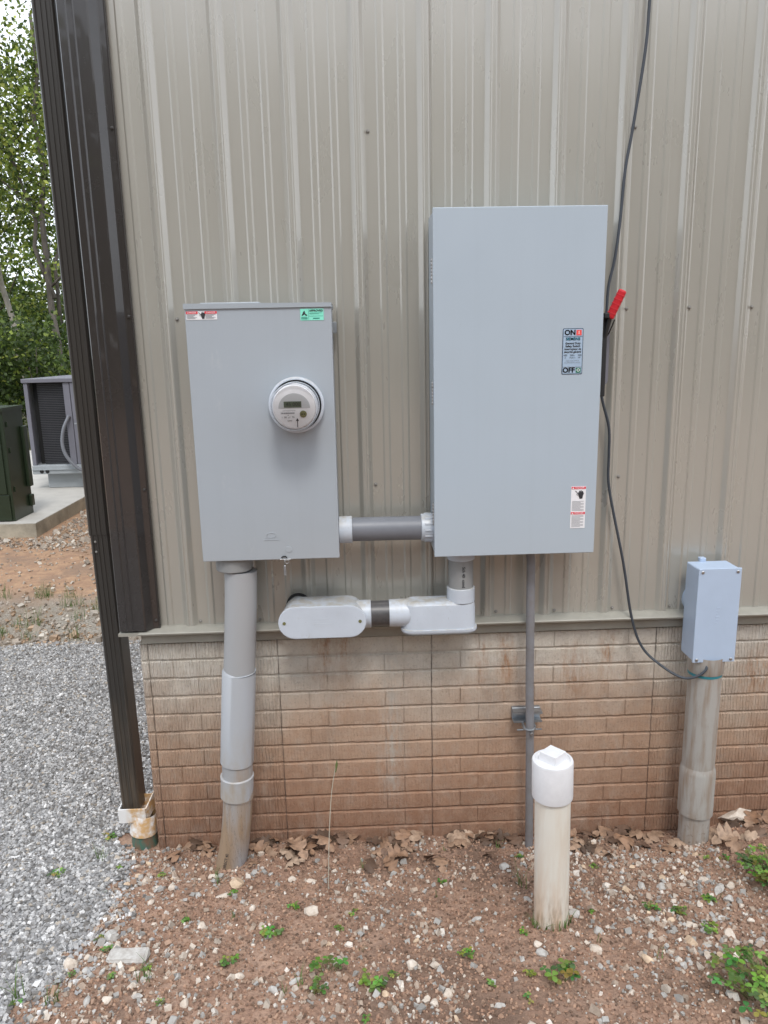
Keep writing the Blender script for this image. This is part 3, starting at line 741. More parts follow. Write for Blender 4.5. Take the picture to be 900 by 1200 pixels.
# labels
mb = MB(); mb.box((-.561, YF - .0012, 2.1585), (-.459, YF, 2.1855), 'white_label'); lb = mb.build('warning_label', MC)
mb = MB()
mb.box((-.561, YF - .002, 2.1775), (-.5225, YF - .0012, 2.1855), 'label_red'); mb.box((-.4995, YF - .002, 2.1775), (-.459, YF - .0012, 2.1855), 'label_red')
for xq in (-.559, -.4975):
    for q in range(5): mb.box((xq, YF - .002, 2.1745 - q * .0031), (xq + .034 - .006 * (q % 3), YF - .0012, 2.1757 - q * .0031), 'ink_grey')
mb.build('label_print', lb)
def hand(mb, x, y, z, s):
    """black glove hit by a jagged spark, flat print"""
    pal = [(.0, -.45), (.28, -.42), (.34, -.1), (.42, .12), (.33, .36), (.26, .42), (.2, .3), (.16, .46), (.08, .48), (.05, .3), (.0, .44), (-.08, .42), (-.08, .2), (-.16, .3), (-.2, .1), (-.12, -.15)]
    mb.prism([(x + a * s, z + b * s) for a, b in pal], y, y - .0008, 'ink')
    sp = [(-.5, .42), (-.34, .36), (-.2, .1), (-.28, .08), (-.22, -.12), (-.34, .03), (-.28, .1), (-.36, .28), (-.5, .36)]
    mb.prism([(x + a * s, z + b * s) for a, b in sp], y, y - .0008, 'ink')
mb = MB(); hand(mb, -.508, YF - .0012, 2.172, .025); mb.build('shock_pictogram', lb)
text_mesh([('DANGER', .0075, -.542, YF - .0024, 2.1815, 'white_label', 'CENTER', 0), ('DANGER', .0075, -.479, YF - .0024, 2.1815, 'white_label', 'CENTER', 0)], 'label_lettering', lb)
mb = MB(); mb.box((-.182, YF - .0012, 2.150), (-.104, YF, 2.1875), 'mint'); lb = mb.build('approval_sticker', MC)
mb = MB()
mb.box((-.1545, YF - .002, 2.152), (-.1538, YF - .0012, 2.186), 'mint_dark'); mb.box((-.1535, YF - .002, 2.1635), (-.106, YF - .0012, 2.1642), 'mint_dark')
mb.prism([(-.178, 2.165), (-.171, 2.179), (-.167, 2.181), (-.165, 2.172), (-.158, 2.167), (-.163, 2.164), (-.168, 2.170), (-.173, 2.166)], YF - .0012, YF - .002, 'ink')
for q in range(3): mb.box((-.179, YF - .002, 2.160 - q * .003), (-.158, YF - .0012, 2.1612 - q * .003), 'mint_dark')
for q in range(2): mb.box((-.151, YF - .002, 2.1735 - q * .003), (-.110 - q * .01, YF - .0012, 2.1743 - q * .003), 'mint_dark')
mb.box((-.140, YF - .002, 2.155), (-.118, YF - .0012, 2.158), 'mint_dark'); mb.build('label_print', lb)
text_mesh([('APPROVED', .0092, -.129, YF - .0022, 2.181, 'ink', 'CENTER', 0)], 'label_lettering', lb)
# hasp with seal tag
mb = MB(); mb.box((-.292, YF - .004, 1.3185), (-.252, YF + .02, 1.3225), 'steel', .001, 1); mb.tube([(-.276 + .009 * math.cos(a), YF - .004, 1.327 + .006 * math.sin(a)) for a in np.linspace(0, PI, 9)], .0022, 'black', 8)
mb.tube([(-.266 + .007 * math.cos(a), YF - .006, 1.313 + .007 * math.sin(a)) for a in np.linspace(0, 2 * PI, 17)], .0016, 'steel', 8, caps=False); mb.build('hasp', MC)
mb = MB(); mb.tube([(-.274, YF - .006, 1.324), (-.276, YF - .008, 1.300)], .0009, 'steel', 6); mb.box((-.279, YF - .010, 1.262), (-.271, YF - .006, 1.300), 'galv', .0015, 1); tag(mb.build('seal_tag'), 'small grey seal tag hanging from the hasp under the meter cabinet', 'tag')

# meter
mcx, mcz = -.207, 1.870
ME = thing('electricity_meter', 'round glass-covered electricity meter with a small display on the grey cabinet', 'meter', (mcx, YF, mcz))
ax = (0, -1, 0)
mb = MB(); mb.lathe([(.0945, 0), (.0955, .012), (.0945, .020), (.090, .024), (.086, .024), (.084, .019), (.084, .004)], (mcx, YF, mcz), ax, 'pvc_new', 64, caps=False); mb.build('socket_ring', ME)
mb = MB(); mb.lathe([(.0842, .004), (.0842, .012), (.0795, .030), (.0775, .030)], (mcx, YF, mcz), ax, 'hole', 48, caps=False); mb.lathe([(.084, .0045), (.01, .0045)], (mcx, YF, mcz), ax, 'hole', 48); mb.build('dark_gap', ME)  # dark gap between ring and cover, its shade put into near-black faces
mb = MB(); mb.lathe([(.074, .006), (.074, .098), (.071, .108), (.0695, .110)], (mcx, YF, mcz), ax, 'white_label', 56, caps=False)
mb.build('inner_body', ME)
mb = MB(); mb.lathe([(.0697, .1100), (.0697, .1110), (.0002, .1110)], (mcx, YF, mcz), ax, 'white_pvc_cap', 56); dial = mb.build('dial_face', ME)
yd = YF - .1112
mb = MB(); rr = .052
pts = [(mcx + rr * math.cos(a), mcz - .004 + rr * .95 * math.sin(a)) for a in np.linspace(0, PI, 24)]
mb.prism(pts, yd, yd - .0008, 'dial_grey'); mb.build('dial_window', dial)
mb = MB(); mb.box((mcx - .034, yd - .0024, mcz - .001), (mcx + .024, yd - .0009, mcz + .019), 'lcd', .0004, 1); lcd = mb.build('display', dial)
text_mesh([('45 000', .017, mcx - .003, yd - .0027, mcz + .009, 'lcd_ink', 'CENTER', 0)], 'display_digits', dial)
mb = MB(); mb.lathe([(.0115, .0005), (.0115, .003), (.009, .004), (.0005, .004)], (mcx + .029, yd, mcz - .023), ax, 'olive', 24)
for dx in (-.004, .004): mb.lathe([(.002, .004), (.002, .0048), (.0003, .0048)], (mcx + .029 + dx, yd, mcz - .023), ax, 'black', 10)
mb.build('optical_port', dial)
mb = MB(); mb.box((mcx + .0075, yd - .001, mcz - .066), (mcx + .0095, yd, mcz - .042), 'ink'); mb.prism([(mcx + .0035, mcz - .045), (mcx + .0135, mcz - .045), (mcx + .0085, mcz - .036)], yd, yd - .001, 'ink')
for q in range(22): mb.box((mcx - .045 + q * .0021, yd - .001, mcz - .0215), (mcx - .0442 + q * .0021 + .0006 * (q % 3), yd, mcz - .017), 'ink_grey')
mb.build('dial_marks', dial)
text_mesh([('1  00  u1  70', .0082, mcx - .022, yd - .001, mcz - .033, 'ink', 'CENTER', 0), ('kWh', .0075, mcx - .016, yd - .001, mcz - .0445, 'ink', 'CENTER', 0), ('WATTHOUR METER', .0048, mcx - .018, yd - .001, mcz - .0115, 'ink_grey', 'CENTER', 0), ('60', .004, mcx - .021, yd - .001, mcz - .0265, 'ink', 'CENTER', 0)], 'dial_lettering', dial)
mb = MB(); mb.lathe([(.081, .020), (.081, .032), (.0785, .036), (.0785, .105), (.0765, .117), (.071, .1235), (.060, .1255), (.0003, .126)], (mcx, YF, mcz), ax, 'glass', 64, caps=False)
mb.build('glass_cover', ME)
mb = MB()
for rr, hh in ((.0787, .112), (.0752, .1195), (.0790, .040)): mb.tube([(mcx + rr * math.cos(a), YF - hh, mcz + rr * math.sin(a)) for a in np.linspace(0, 2 * PI, 49)], .0011, 'pvc_new', 6, caps=False)
mb.build('cover_rim', ME)

# ------------------------------------------------------------------ right safety switch
SW = thing('safety_switch', 'tall grey safety switch box with an ON and OFF label, larger than the meter cabinet', 'electrical cabinet', (.554, -.02, 1.31))
x0, x1, z0, z1 = .265, .846, 1.312, 2.501
mb = MB(); mb.box((x0 + .003, -.195, z0 + .006), (x1 - .006, -.04, z1 - .006), 'switch_paint', .002, 1); hs = mb.build('housing', SW)
mb = MB(); mb.box((x0, YF, z0), (x1, YF + .024, z1), 'switch_paint', .0028, 3); dr = mb.build('door', SW)
mb = MB(); mb.box((x0 + .004, YF + .026, z0 - .001), (x1 - .004, YF + .03, z0 + .006), 'ac_light'); mb.build('door_seal', SW)
for zz in (2.304, 1.897, 1.465):
    mb = MB(); mb.box((x0 - .0015, -.203, zz - .041), (x0 + .0025, -.175, zz + .041), 'steel', .001, 1)
    for q in range(-3, 4): mb.tube([(x0 - .001, -.1925, zz + q * .0115 - .0052), (x0 - .001, -.1925, zz + q * .0115 + .0052)], .0035, 'steel', 8)
    mb.build('hinge', SW)
mb = MB()
for zz in (2.46, 1.35): mb.box((x0 + .02, -.042, zz - .02), (x1 - .02, -.026, zz + .02), 'galv', .002, 1)
mb.build('mounting_rail', SW)
# front label, slightly skew-free
lx0, lx1, lz0, lz1 = .7075, .7785, 1.953, 2.107
mb = MB(); mb.prism(rrect(lx0, lx1, lz0, lz1, .004), YF, YF - .0012, 'label_navy'); lb = mb.build('switch_label', SW)
mb = MB(); mb.prism(rrect(lx0 + .0022, lx1 - .0022, lz0 + .0022, lz1 - .0022, .003), YF - .0012, YF - .0018, 'label_blue')
mb.box((lx0 + .003, YF - .0024, lz1 - .0275), (lx1 - .003, YF - .0018, lz1 - .0265), 'label_navy'); mb.box((lx0 + .003, YF - .0024, lz0 + .0245), (lx1 - .003, YF - .0018, lz0 + .0255), 'ink_grey')
mb.box((lx1 - .0245, YF - .0024, lz1 - .0235), (lx1 - .0065, YF - .0018, lz1 - .0055), 'label_on'); mb.box((lx1 - .0225, YF - .0024, lz0 + .005), (lx1 - .0055, YF - .0018, lz0 + .022), 'label_green')
mb.build('label_print', lb)
cx = (lx0 + lx1) / 2; ty = YF - .0026
text_mesh([('ON', .024, lx0 + .0245, ty, lz1 - .0145, 'ink', 'CENTER', 0), ('ON', .024, lx0 + .0252, ty, lz1 - .0145, 'ink', 'CENTER', 0), ('I', .015, lx1 - .0155, ty, lz1 - .0145, 'white_label', 'CENTER', 0),
           ('OFF', .024, lx0 + .0235, ty, lz0 + .0135, 'ink', 'CENTER', 0), ('OFF', .024, lx0 + .0242, ty, lz0 + .0135, 'ink', 'CENTER', 0), ('O', .014, lx1 - .014, ty, lz0 + .0135, 'white_label', 'CENTER', 0),
           ('SIEMENS', .0132, cx, ty, lz1 - .0355, 'label_teal', 'CENTER', 0), ('SIEMENS', .0132, cx + .0005, ty, lz1 - .0355, 'label_teal', 'CENTER', 0),
           ('General Duty', .0095, cx, ty, lz1 - .0500, 'ink', 'CENTER', 0), ('Safety Switch', .0095, cx, ty, lz1 - .0595, 'ink', 'CENTER', 0), ('Interrupteur de', .0092, cx, ty, lz1 - .0690, 'ink', 'CENTER', 0), ('sécurité général', .0092, cx, ty, lz1 - .0785, 'ink', 'CENTER', 0),
           ('400    240~    200', .0085, cx, ty, lz1 - .0900, 'ink', 'CENTER', 0), ('A       VOLT~    HP', .0068, cx, ty, lz1 - .0980, 'ink', 'CENTER', 0), ('ENCLOSURE TYPE 3R', .0048, cx, ty, lz1 - .1085, 'ink_grey', 'CENTER', 0), ('RAINPROOF ENCLOSURE', .0048, cx, ty, lz1 - .1150, 'ink_grey', 'CENTER', 0)], 'label_lettering', lb)
wx0, wx1, wz0, wz1 = .7555, .8085, 1.4055, 1.5585
mb = MB(); mb.box((wx0, YF - .0012, wz0), (wx1, YF, wz1), 'white_label'); lb = mb.build('warning_label', SW)
mb = MB(); mb.box((wx0 + .001, YF - .0019, wz1 - .0095), (wx1 - .001, YF - .0012, wz1 - .001), 'label_red'); mb.box((wx0 + .001, YF - .0019, wz1 - .102), (wx1 - .001, YF - .0012, wz1 - .0935), 'label_red')
hand(mb, wx0 + .031, YF - .0012, wz1 - .030, .034)
for q in range(10): mb.box((wx0 + .004, YF - .0019, wz1 - .0545 - q * .0037), (wx1 - .006 - .012 * ((q * 7) % 3 == 1), YF - .0012, wz1 - .0535 - q * .0037), 'ink_grey')
for q in range(12): mb.box((wx0 + .004, YF - .0019, wz1 - .107 - q * .0037), (wx1 - .006 - .012 * ((q * 5) % 3 == 1), YF - .0012, wz1 - .106 - q * .0037), 'ink_grey')
mb.build('label_print', lb)
text_mesh([('DANGER', .0082, (wx0 + wx1) / 2 + .004, YF - .0022, wz1 - .0052, 'white_label', 'CENTER', 0), ('DANGER', .0082, (wx0 + wx1) / 2 + .004, YF - .0022, wz1 - .0977, 'white_label', 'CENTER', 0)], 'label_lettering', lb)
mb = MB(); mb.prism([(wx0 + .003, wz1 - .0085), (wx0 + .010, wz1 - .0085), (wx0 + .0065, wz1 - .002)], YF - .0019, YF - .0024, 'white_label'); mb.prism([(wx0 + .003, wz1 - .101), (wx0 + .010, wz1 - .101), (wx0 + .0065, wz1 - .0945)], YF - .0019, YF - .0024, 'white_label'); mb.build('alert_triangle', lb)
# handle on the right side
mb = MB(); mb.prism(rrect(.866, .914, 1.905, 2.15, .02, 5), -.09, -.080, 'ac'); mb.box((.838, -.16, 1.87), (.882, -.06, 2.155), 'black', .003, 2)
mb.build('handle_mechanism', SW)
mb = MB(); mb.tube([(.842, -.18, 1.925), (.853, -.18, 1.925)], .013, 'steel', 20); mb.tube([(.842, -.14, 1.968), (.853, -.14, 1.968)], .009, 'steel', 16); mb.build('pivot_bolt', SW)
lv = MB(); lv.tube([(.862, -.13, 1.97), (.872, -.15, 2.06), (.884, -.168, 2.14)], [.008, .008, .009], 'black', 12); lv.box((.862, -.18, 2.140), (.89, -.15, 2.158), 'black', .003, 2); lev = lv.build('handle_lever', SW)
mb = MB(); a = Vector((.884, -.168, 2.140)); b = Vector((.921, -.185, 2.232)); ql = (b - a).normalized()
rot = ql.to_track_quat('Z', 'Y').to_matrix()
mb.box((a + b) / 2 - Vector((.0125, .014, .051)), (a + b) / 2 + Vector((.0125, .014, .051)), 'red', .007, 3, rot=rot)
for q in range(5):
    c_ = a.lerp(b, .18 + q * .16); mb.box(c_ - Vector((.0133, .0148, .0016)), c_ + Vector((.0133, .0148, .0016)), 'red', .001, 1, rot=rot)
mb.build('handle_grip', lev)

# ------------------------------------------------------------------ conduits
def crv(o, m): return o
# horizontal conduit between the boxes
H = thing('connecting_conduit', 'thick horizontal grey conduit joining the meter cabinet to the tall switch box', 'conduit', (.1, -.12, 1.40))
zc = 1.400; mb = MB(); mb.tube([(-.03, -.12, zc), (.235, -.12, zc - .001)], .0445, 'pvc_dark', 36); mb.build('pipe', H)
mb = MB(); mb.lathe([(.0445, 0), (.0500, .001), (.0505, .046), (.0495, .048), (.0445, .048)], (-.079, -.12, zc), (1, 0, 0), 'pvc_new', 40, caps=False); mb.build('coupling', H)
mb = MB(); mb.lathe([(.0445, 0), (.0490, .0), (.0510, .002), (.0515, .045)], (.224, -.12, zc), (1, 0, 0), 'pvc_new', 40, caps=False)
for q in range(14):
    a = 2 * PI * q / 14; mb.box((.236, -.12 + .0512 * math.cos(a) - .003, zc + .0512 * math.sin(a) - .003), (.264, -.12 + .0512 * math.cos(a) + .003, zc + .0512 * math.sin(a) + .003), 'pvc_new', .001, 1)
mb.build('threaded_adapter', H)
# short vertical conduit below the switch
V_ = thing('short_conduit', 'short vertical grey conduit between the tall switch box and the fitting below', 'conduit', (.374, -.12, 1.1))
mb = MB(); mb.tube([(.374, -.12, 1.10), (.374, -.12, 1.285)], .0465, 'pvc_mid', 36); pp = mb.build('pipe', V_)
mb = MB(); mb.lathe([(.047, 0), (.0515, .002), (.052, .024), (.052, .05)], (.374, -.12, 1.275), (0, 0, 1), 'pvc_new', 40, caps=False); mb.build('adapter', V_)
text_mesh([('Sch 40  cond', .0155, .374 + .004, -.1675, 1.215, 'ink', 'CENTER', -PI / 2)], 'pipe_print', pp)
# right conduit body (top hub, left hub)
CR = thing('conduit_body', 'white-grey conduit body directly under the tall switch box, open side down', 'conduit fitting', (.28, -.12, 1.0))
def loft_body(mb, x0, x1, y0, y1, zlist, m, n=10):
    rings = []
    for z, dx, dy in zlist:
        pts = rrect(x0 - dx, x1 + dx, y0 - dy, y1 + dy, min(.045, (y1 - y0) / 2 - .002 + dy), 8)
        rings.append([mb.bm.verts.new((a, b, z)) for a, b in pts])
    for i in range(len(rings) - 1):
        r0, r1 = rings[i], rings[i + 1]; k_ = len(r0)
        mb._set([mb.bm.faces.new((r0[j], r0[(j + 1) % k_], r1[(j + 1) % k_], r1[j])) for j in range(k_)], m, True)
    mb._set([mb.bm.faces.new(list(reversed(rings[0]))), mb.bm.faces.new(rings[-1])], m)
mb = MB(); loft_body(mb, .150, .428, -.172, -.066, [(1.000, .004, .003), (1.004, .006, .005), (1.013, .006, .005), (1.014, 0, 0), (1.09, -.001, -.001), (1.108, -.003, -.003), (1.116, -.010, -.010), (1.119, -.02, -.02)], 'pvc_new')
mb.tube([(.15, -.119, 1.068), (.185, -.119, 1.068)], [.05, .05], 'pvc_new', 36); mb.build('body', CR)
mb = MB(); mb.lathe([(.046, 0), (.053, 0), (.0525, .052), (.0505, .054), (.0465, .054)], (.374, -.12, 1.113), (0, 0, 1), 'pvc_new', 40, caps=False); mb.build('top_hub', CR)
mb = MB(); mb.lathe([(.046, 0), (.0515, 0), (.053, .05), (.0525, .075)], (.100, -.119, 1.068), (1, 0, 0), 'pvc_new', 40, caps=False); mb.build('side_hub', CR)
mb = MB(); loft_body(mb, .150, .428, -.172, -.066, [(.9955, .003, .002), (.9995, .004, .003)], 'pvc_mid'); mb.build('gasketed_cover', CR)
# black nipple
N_ = MB(); N_.tube([(.01, -.119, 1.068), (.115, -.119, 1.068)], .0485, 'blacktape', 36); tag(N_.build('pipe_nipple'), 'short black worn pipe joining the two white-grey conduit bodies', 'pipe')
# left conduit body with oval cover facing the camera
CL = thing('wall_conduit_body', 'white-grey oval conduit body with a screwed front cover, turning into the wall', 'conduit fitting', (-.15, -.12, 1.03))
def stad_loft(mb, specs, m, n=12):
    rings = []
    for y, xa, xb, za, zb in specs:
        rings.append([mb.bm.verts.new((u, y, v)) for u, v in stadium(xa, xb, za, zb, n)])
    for i in range(len(rings) - 1):
        r0, r1 = rings[i], rings[i + 1]; k_ = len(r0)
        mb._set([mb.bm.faces.new((r0[j], r0[(j + 1) % k_], r1[(j + 1) % k_], r1[j])) for j in range(k_)], m, True)
    mb._set([mb.bm.faces.new(list(reversed(rings[0]))), mb.bm.faces.new(rings[-1])], m)
mb = MB(); stad_loft(mb, [(-.195, -.308, .008, 1.013, 1.129), (-.17, -.306, .006, 1.014, 1.128), (-.07, -.300, 0, 1.020, 1.126), (-.050, -.29, -.008, 1.028, 1.12), (-.045, -.275, -.02, 1.04, 1.11)], 'pvc_new'); mb.build('body', CL)
mb = MB(); stad_loft(mb, [(-.2085, -.309, .009, 1.013, 1.131), (-.2075, -.312, .012, 1.010, 1.134), (-.1960, -.312, .012, 1.010, 1.134)], 'pvc_new'); cv = mb.build('front_cover', CL)
for xq in (-.290, -.011):
    mb = MB(); mb.lathe([(.0062, 0), (.0062, .0015), (.0002, .0015)], (xq, -.2085, 1.072), ax, 'olive', 14); mb.build('cover_screw', cv)
mb = MB()
for q, wq in enumerate((.022, .034, .036, .026)): mb.box((-.15 - wq, -.2092, 1.085 - q * .0095), (-.15 + wq, -.2084, 1.0862 - q * .0095), 'pvc_new', .0003, 1)
mb.build('embossed_lines', cv)
mb = MB(); mb.lathe([(.046, .05), (.053, .048), (.0525, .0), (.05, -.07)], (-.018, -.119, 1.068), (1, 0, 0), 'pvc_new', 40, caps=False); mb.build('side_hub', CL)
mb = MB(); mb.tube([(-.250, -.075, 1.072), (-.250, -.030, 1.072)], .044, 'pvc_new', 32); mb.lathe([(.040, 0), (.0475, .001), (.0475, .012), (.04, .013)], (-.250, -.036, 1.080), (0, 1, 0), 'hole', 32, caps=False); mb.build('rear_hub', CL)

# left riser
RS = thing('riser_conduit', 'fat stained grey conduit rising from the soil to the meter cabinet', 'conduit', (-.5, -.15, 0))
yr = -.145
def rp_(x, z, y=yr): return (x, y, z)
mb = MB(); mb.tube([rp_(-.482, .80), rp_(-.478, .849), rp_(-.465, 1.0), rp_(-.455, 1.12), rp_(-.447, 1.262, -.142)], .0592, 'riser', 40); mb.build('upper_pipe', RS)
mb = MB(); mb.lathe([(.064, 0), (.067, .004), (.067, .055)], (-.470, -.14, 1.268), (0.02, 0, 1), 'pvc_mid', 40); mb.build('top_adapter', RS)
mb = MB(); mb.tube([rp_(-.509, .482), rp_(-.5085, .4855), rp_(-.478, .862), rp_(-.4775, .864)], [.0605, .0645, .0640, .0605], 'coupling', 44); cp = mb.build('coupling', RS)
mb = MB(); mb.tube([(-.4775 + .0625 * math.cos(a), yr + .0625 * math.sin(a), .864) for a in np.linspace(0, 2 * PI, 41)], .0018, 'pvc_new', 6, caps=False); mb.build('coupling_lip', cp)
mb = MB(); mb.tube([rp_(-.513, .33), rp_(-.508, .49)], .0592, 'riser', 40); mb.build('middle_pipe', RS)
mb = MB(); mb.tube([rp_(-.5185, .335), rp_(-.5185, .338), rp_(-.513, .405), rp_(-.512, .425), rp_(-.512, .428)], [.0595, .0638, .0638, .0655, .060], 'coupling', 44); mb.build('collar', RS)
mb = MB(); pts = [rp_(-.514, .35), rp_(-.519, .28), rp_(-.526, .22), rp_(-.536, .15), rp_(-.549, .08), rp_(-.563, .02), rp_(-.585, -.08)]; mb.tube(pts, [.0570, .0572, .0575, .0580, .0590, .0600, .061], 'riser', 40); lp = mb.build('lower_pipe', RS)
text_mesh([('DIRECT 40', .016, -.568, -.2095, .085, 'ink', 'CENTER', R(76))], 'pipe_print', lp)

# thin conduit + strut bracket
TC = thing('thin_conduit', 'thin grey conduit dropping from the tall switch box into the soil', 'conduit', (.65, -.08, 0))
mb = MB(); mb.tube([(.640, -.1, 1.30), (.645, -.1, 1.25), (.652, -.097, .75), (.659, -.092, .52), (.666, -.085, .20), (.671, -.08, -.06)], .0165, 'thin_pvc', 20); mb.build('pipe', TC)
SB = thing('strut_bracket', 'short galvanised strut channel clamping the thin conduit to the brick wall', 'bracket', (.655, -.02, .57))
mb = MB(); mb.box((.600, -.022, .558), (.716, -.003, .605), 'galv', .001, 1); mb.box((.600, -.060, .600), (.716, -.022, .603), 'galv'); mb.box((.600, -.060, .558), (.716, -.022, .561), 'galv')
mb.box((.600, -.061, .594), (.716, -.058, .603), 'galv'); mb.box((.600, -.061, .558), (.716, -.058, .566), 'galv'); mb.build('channel', SB)
mb = MB()
mb.tube([(.656 + .0205 * math.cos(a), -.093 + .0205 * math.sin(a), .553) for a in np.linspace(PI, 2 * PI, 13)], .0035, 'galv', 8); mb.box((.632, -.096, .545), (.638, -.058, .562), 'galv'); mb.box((.676, -.096, .545), (.682, -.058, .562), 'galv')
mb.build('clamp', SB)
mb = MB(); mb.tube([(.613, -.066, .530), (.713, -.066, .530)], .0035, 'galv', 10); mb.tube([(.660, -.125, .540), (.660, -.108, .540)], .006, 'steel', 6); mb.build('clamp_bolt', SB)

# white cleanout
WP = thing('cleanout_pipe', 'white plastic cleanout pipe with a square-headed cap standing in front of the wall', 'pipe', (.603, -.67, .14))
mb = MB(); mb.tube([(.6075, -.67, -.02), (.606, -.67, .15), (.597, -.67, .66)], .0572, 'cleanout', 48); mb.build('pipe', WP)
mb = MB(); o0 = Vector((.5965, -.67, .630)); mb.lathe([(.0575, 0), (.0650, .0), (.0655, .004), (.0655, .124), (.0635, .129), (.056, .130), (.054, .127), (.0500, .127), (.0003, .129)], o0, (-.02, 0, 1), 'white_pvc_cap', 56)
cp = mb.build('cap', WP)
mb = MB(); rt = Matrix.Rotation(R(41), 3, 'Z')
r0 = []; 
for hz, hs_ in ((.755, .0320), (.785, .0290), (.787, .0270)):
    r0.append([mb.bm.verts.new(Vector((.594, -.67, hz)) + rt @ Vector((sx * hs_, sy * hs_, 0))) for sx, sy in ((-1, -1), (1, -1), (1, 1), (-1, 1))])
for i in range(2): mb._set([mb.bm.faces.new((r0[i][j], r0[i][(j + 1) % 4], r0[i + 1][(j + 1) % 4], r0[i + 1][j])) for j in range(4)], 'white_pvc_cap')
mb._set([mb.bm.faces.new(r0[2])], 'white_pvc_cap'); mb.build('square_head', cp)

# right junction box and its conduit
JB = thing('junction_box', 'upright light grey plastic junction box with four cover screws, right of the switch box', 'junction box', (1.365, -.1, .84))
yf, yb = -.167, -.052; jx0, jx1, jz0, jz1 = 1.268, 1.432, .842, 1.220
mb = MB(); mb.box((jx0 + .002, yf + .008, jz0 + .003), (jx1 - .004, yb, jz1 - .003), 'jb_plastic', .006, 3); mb.build('housing', JB)
rot = Matrix.Rotation(R(-1.2), 3, 'Y')
mb = MB(); mb.box((jx0 - .001, yf - .001, jz0), (jx1, yf + .008, jz1), 'jb_plastic', .0025, 3); cv = mb.build('cover', JB)
for sx in (jx0 + .014, jx1 - .016):
    for sz_ in (jz0 + .012, jz1 - .014):
        mb = MB(); mb.lathe([(.0062, 0), (.0062, .002), (.004, .0035), (.0002, .0036)], (sx, yf - .001, sz_), ax, 'steel', 14); mb.build('cover_screw', cv)
mb = MB()
for q in range(6): mb.box((1.343 + .003 * (q % 2), yf - .0018, 1.000 + q * .012), (1.352 + .004 * (q % 3), yf - .0008, 1.007 + q * .012), 'jb_plastic', .0004, 1)
mb.build('embossed_mark', cv)
mb = MB(); mb.box((jx0 + .05, yb - .01, jz1 - .004), (jx0 + .075, yb + .012, jz1 + .012), 'jb_plastic', .003, 2); mb.box((jx0 + .05, yb - .01, jz0 - .012), (jx0 + .075, yb + .012, jz0 + .004), 'jb_plastic', .003, 2)
mb.tube([(1.34, yb + .002, 1.05), (1.34, -.006, 1.05)], .06, 'jb_plastic', 28); mb.build('mounting_lug', JB)
RC = thing('junction_conduit', 'fat weathered grey conduit rising from the soil to the junction box', 'conduit', (1.35, -.11, 0))
mb = MB(); mb.lathe([(.0655, 0), (.067, .003), (.068, .07)], (1.347, -.112, .785), (0, 0, 1), 'conduit_r', 40, caps=False); mb.build('top_adapter', RC)
mb = MB(); mb.tube([(1.346, -.112, .774), (1.346, -.112, .788)], .0640, 'teal', 40); mb.build('glue_line', RC)
mb = MB(); mb.tube([(1.348, -.112, .355), (1.3475, -.112, .55), (1.347, -.112, .786)], .0625, 'conduit_r', 40); mb.build('upper_pipe', RC)
mb = MB(); mb.tube([(1.350, -.112, .159), (1.350, -.112, .162), (1.3485, -.112, .35), (1.3485, -.112, .362), (1.3485, -.112, .376)], [.064, .0685, .069, .0665, .0625], 'conduit_r', 44); mb.build('coupling', RC)
mb = MB(); mb.tube([(1.350, -.112, -.08), (1.350, -.112, .17)], .0600, 'conduit_r', 40); mb.build('lower_pipe', RC)

# cable
def spline(pts, n=10):
    P_ = [Vector(p) for p in pts]; out = []
    for i in range(len(P_) - 1):
        p0 = P_[max(i - 1, 0)]; p1 = P_[i]; p2 = P_[i + 1]; p3 = P_[min(i + 2, len(P_) - 1)]
        for j in range(n):
            t_ = j / n; out.append(.5 * ((2 * p1) + (-p0 + p2) * t_ + (2 * p0 - 5 * p1 + 4 * p2 - p3) * t_ ** 2 + (-p0 + 3 * p1 - 3 * p2 + p3) * t_ ** 3))
    out.append(P_[-1]); return out
cb = [(1.03, -.03, 4.35), (1.028, -.03, 3.6), (1.020, -.03, 3.179), (1.013, -.03, 3.02), (.983, -.032, 2.786), (.962, -.034, 2.646), (.951, -.036, 2.474), (.937, -.04, 2.352), (.917, -.045, 2.255), (.912, -.05, 2.157), (.905, -.055, 2.05), (.902, -.055, 1.885), (.939, -.05, 1.75), (.946, -.045, 1.647), (.949, -.045, 1.539), (.973, -.05, 1.416), (1.019, -.055, 1.217), (1.063, -.058, .99), (1.110, -.065, .868), (1.176, -.105, .805), (1.238, -.15, .775), (1.285, -.17, .786), (1.318, -.176, .815), (1.322, -.165, .836)]
mb = MB(); mb.tube(spline(cb, 8), .0052, 'cable', 10); tag(mb.build('cable'), 'dark thin cable hanging down the siding behind the red handle to the junction box', 'cable')
mb = MB(); mb.tube(spline([(.905, -.16, 2.135), (.897, -.13, 2.09), (.885, -.11, 2.06), (.880, -.105, 2.0)], 5), .0022, 'black', 6); tag(mb.build('wire'), 'short thin black wire looped below the red switch handle', 'wire')

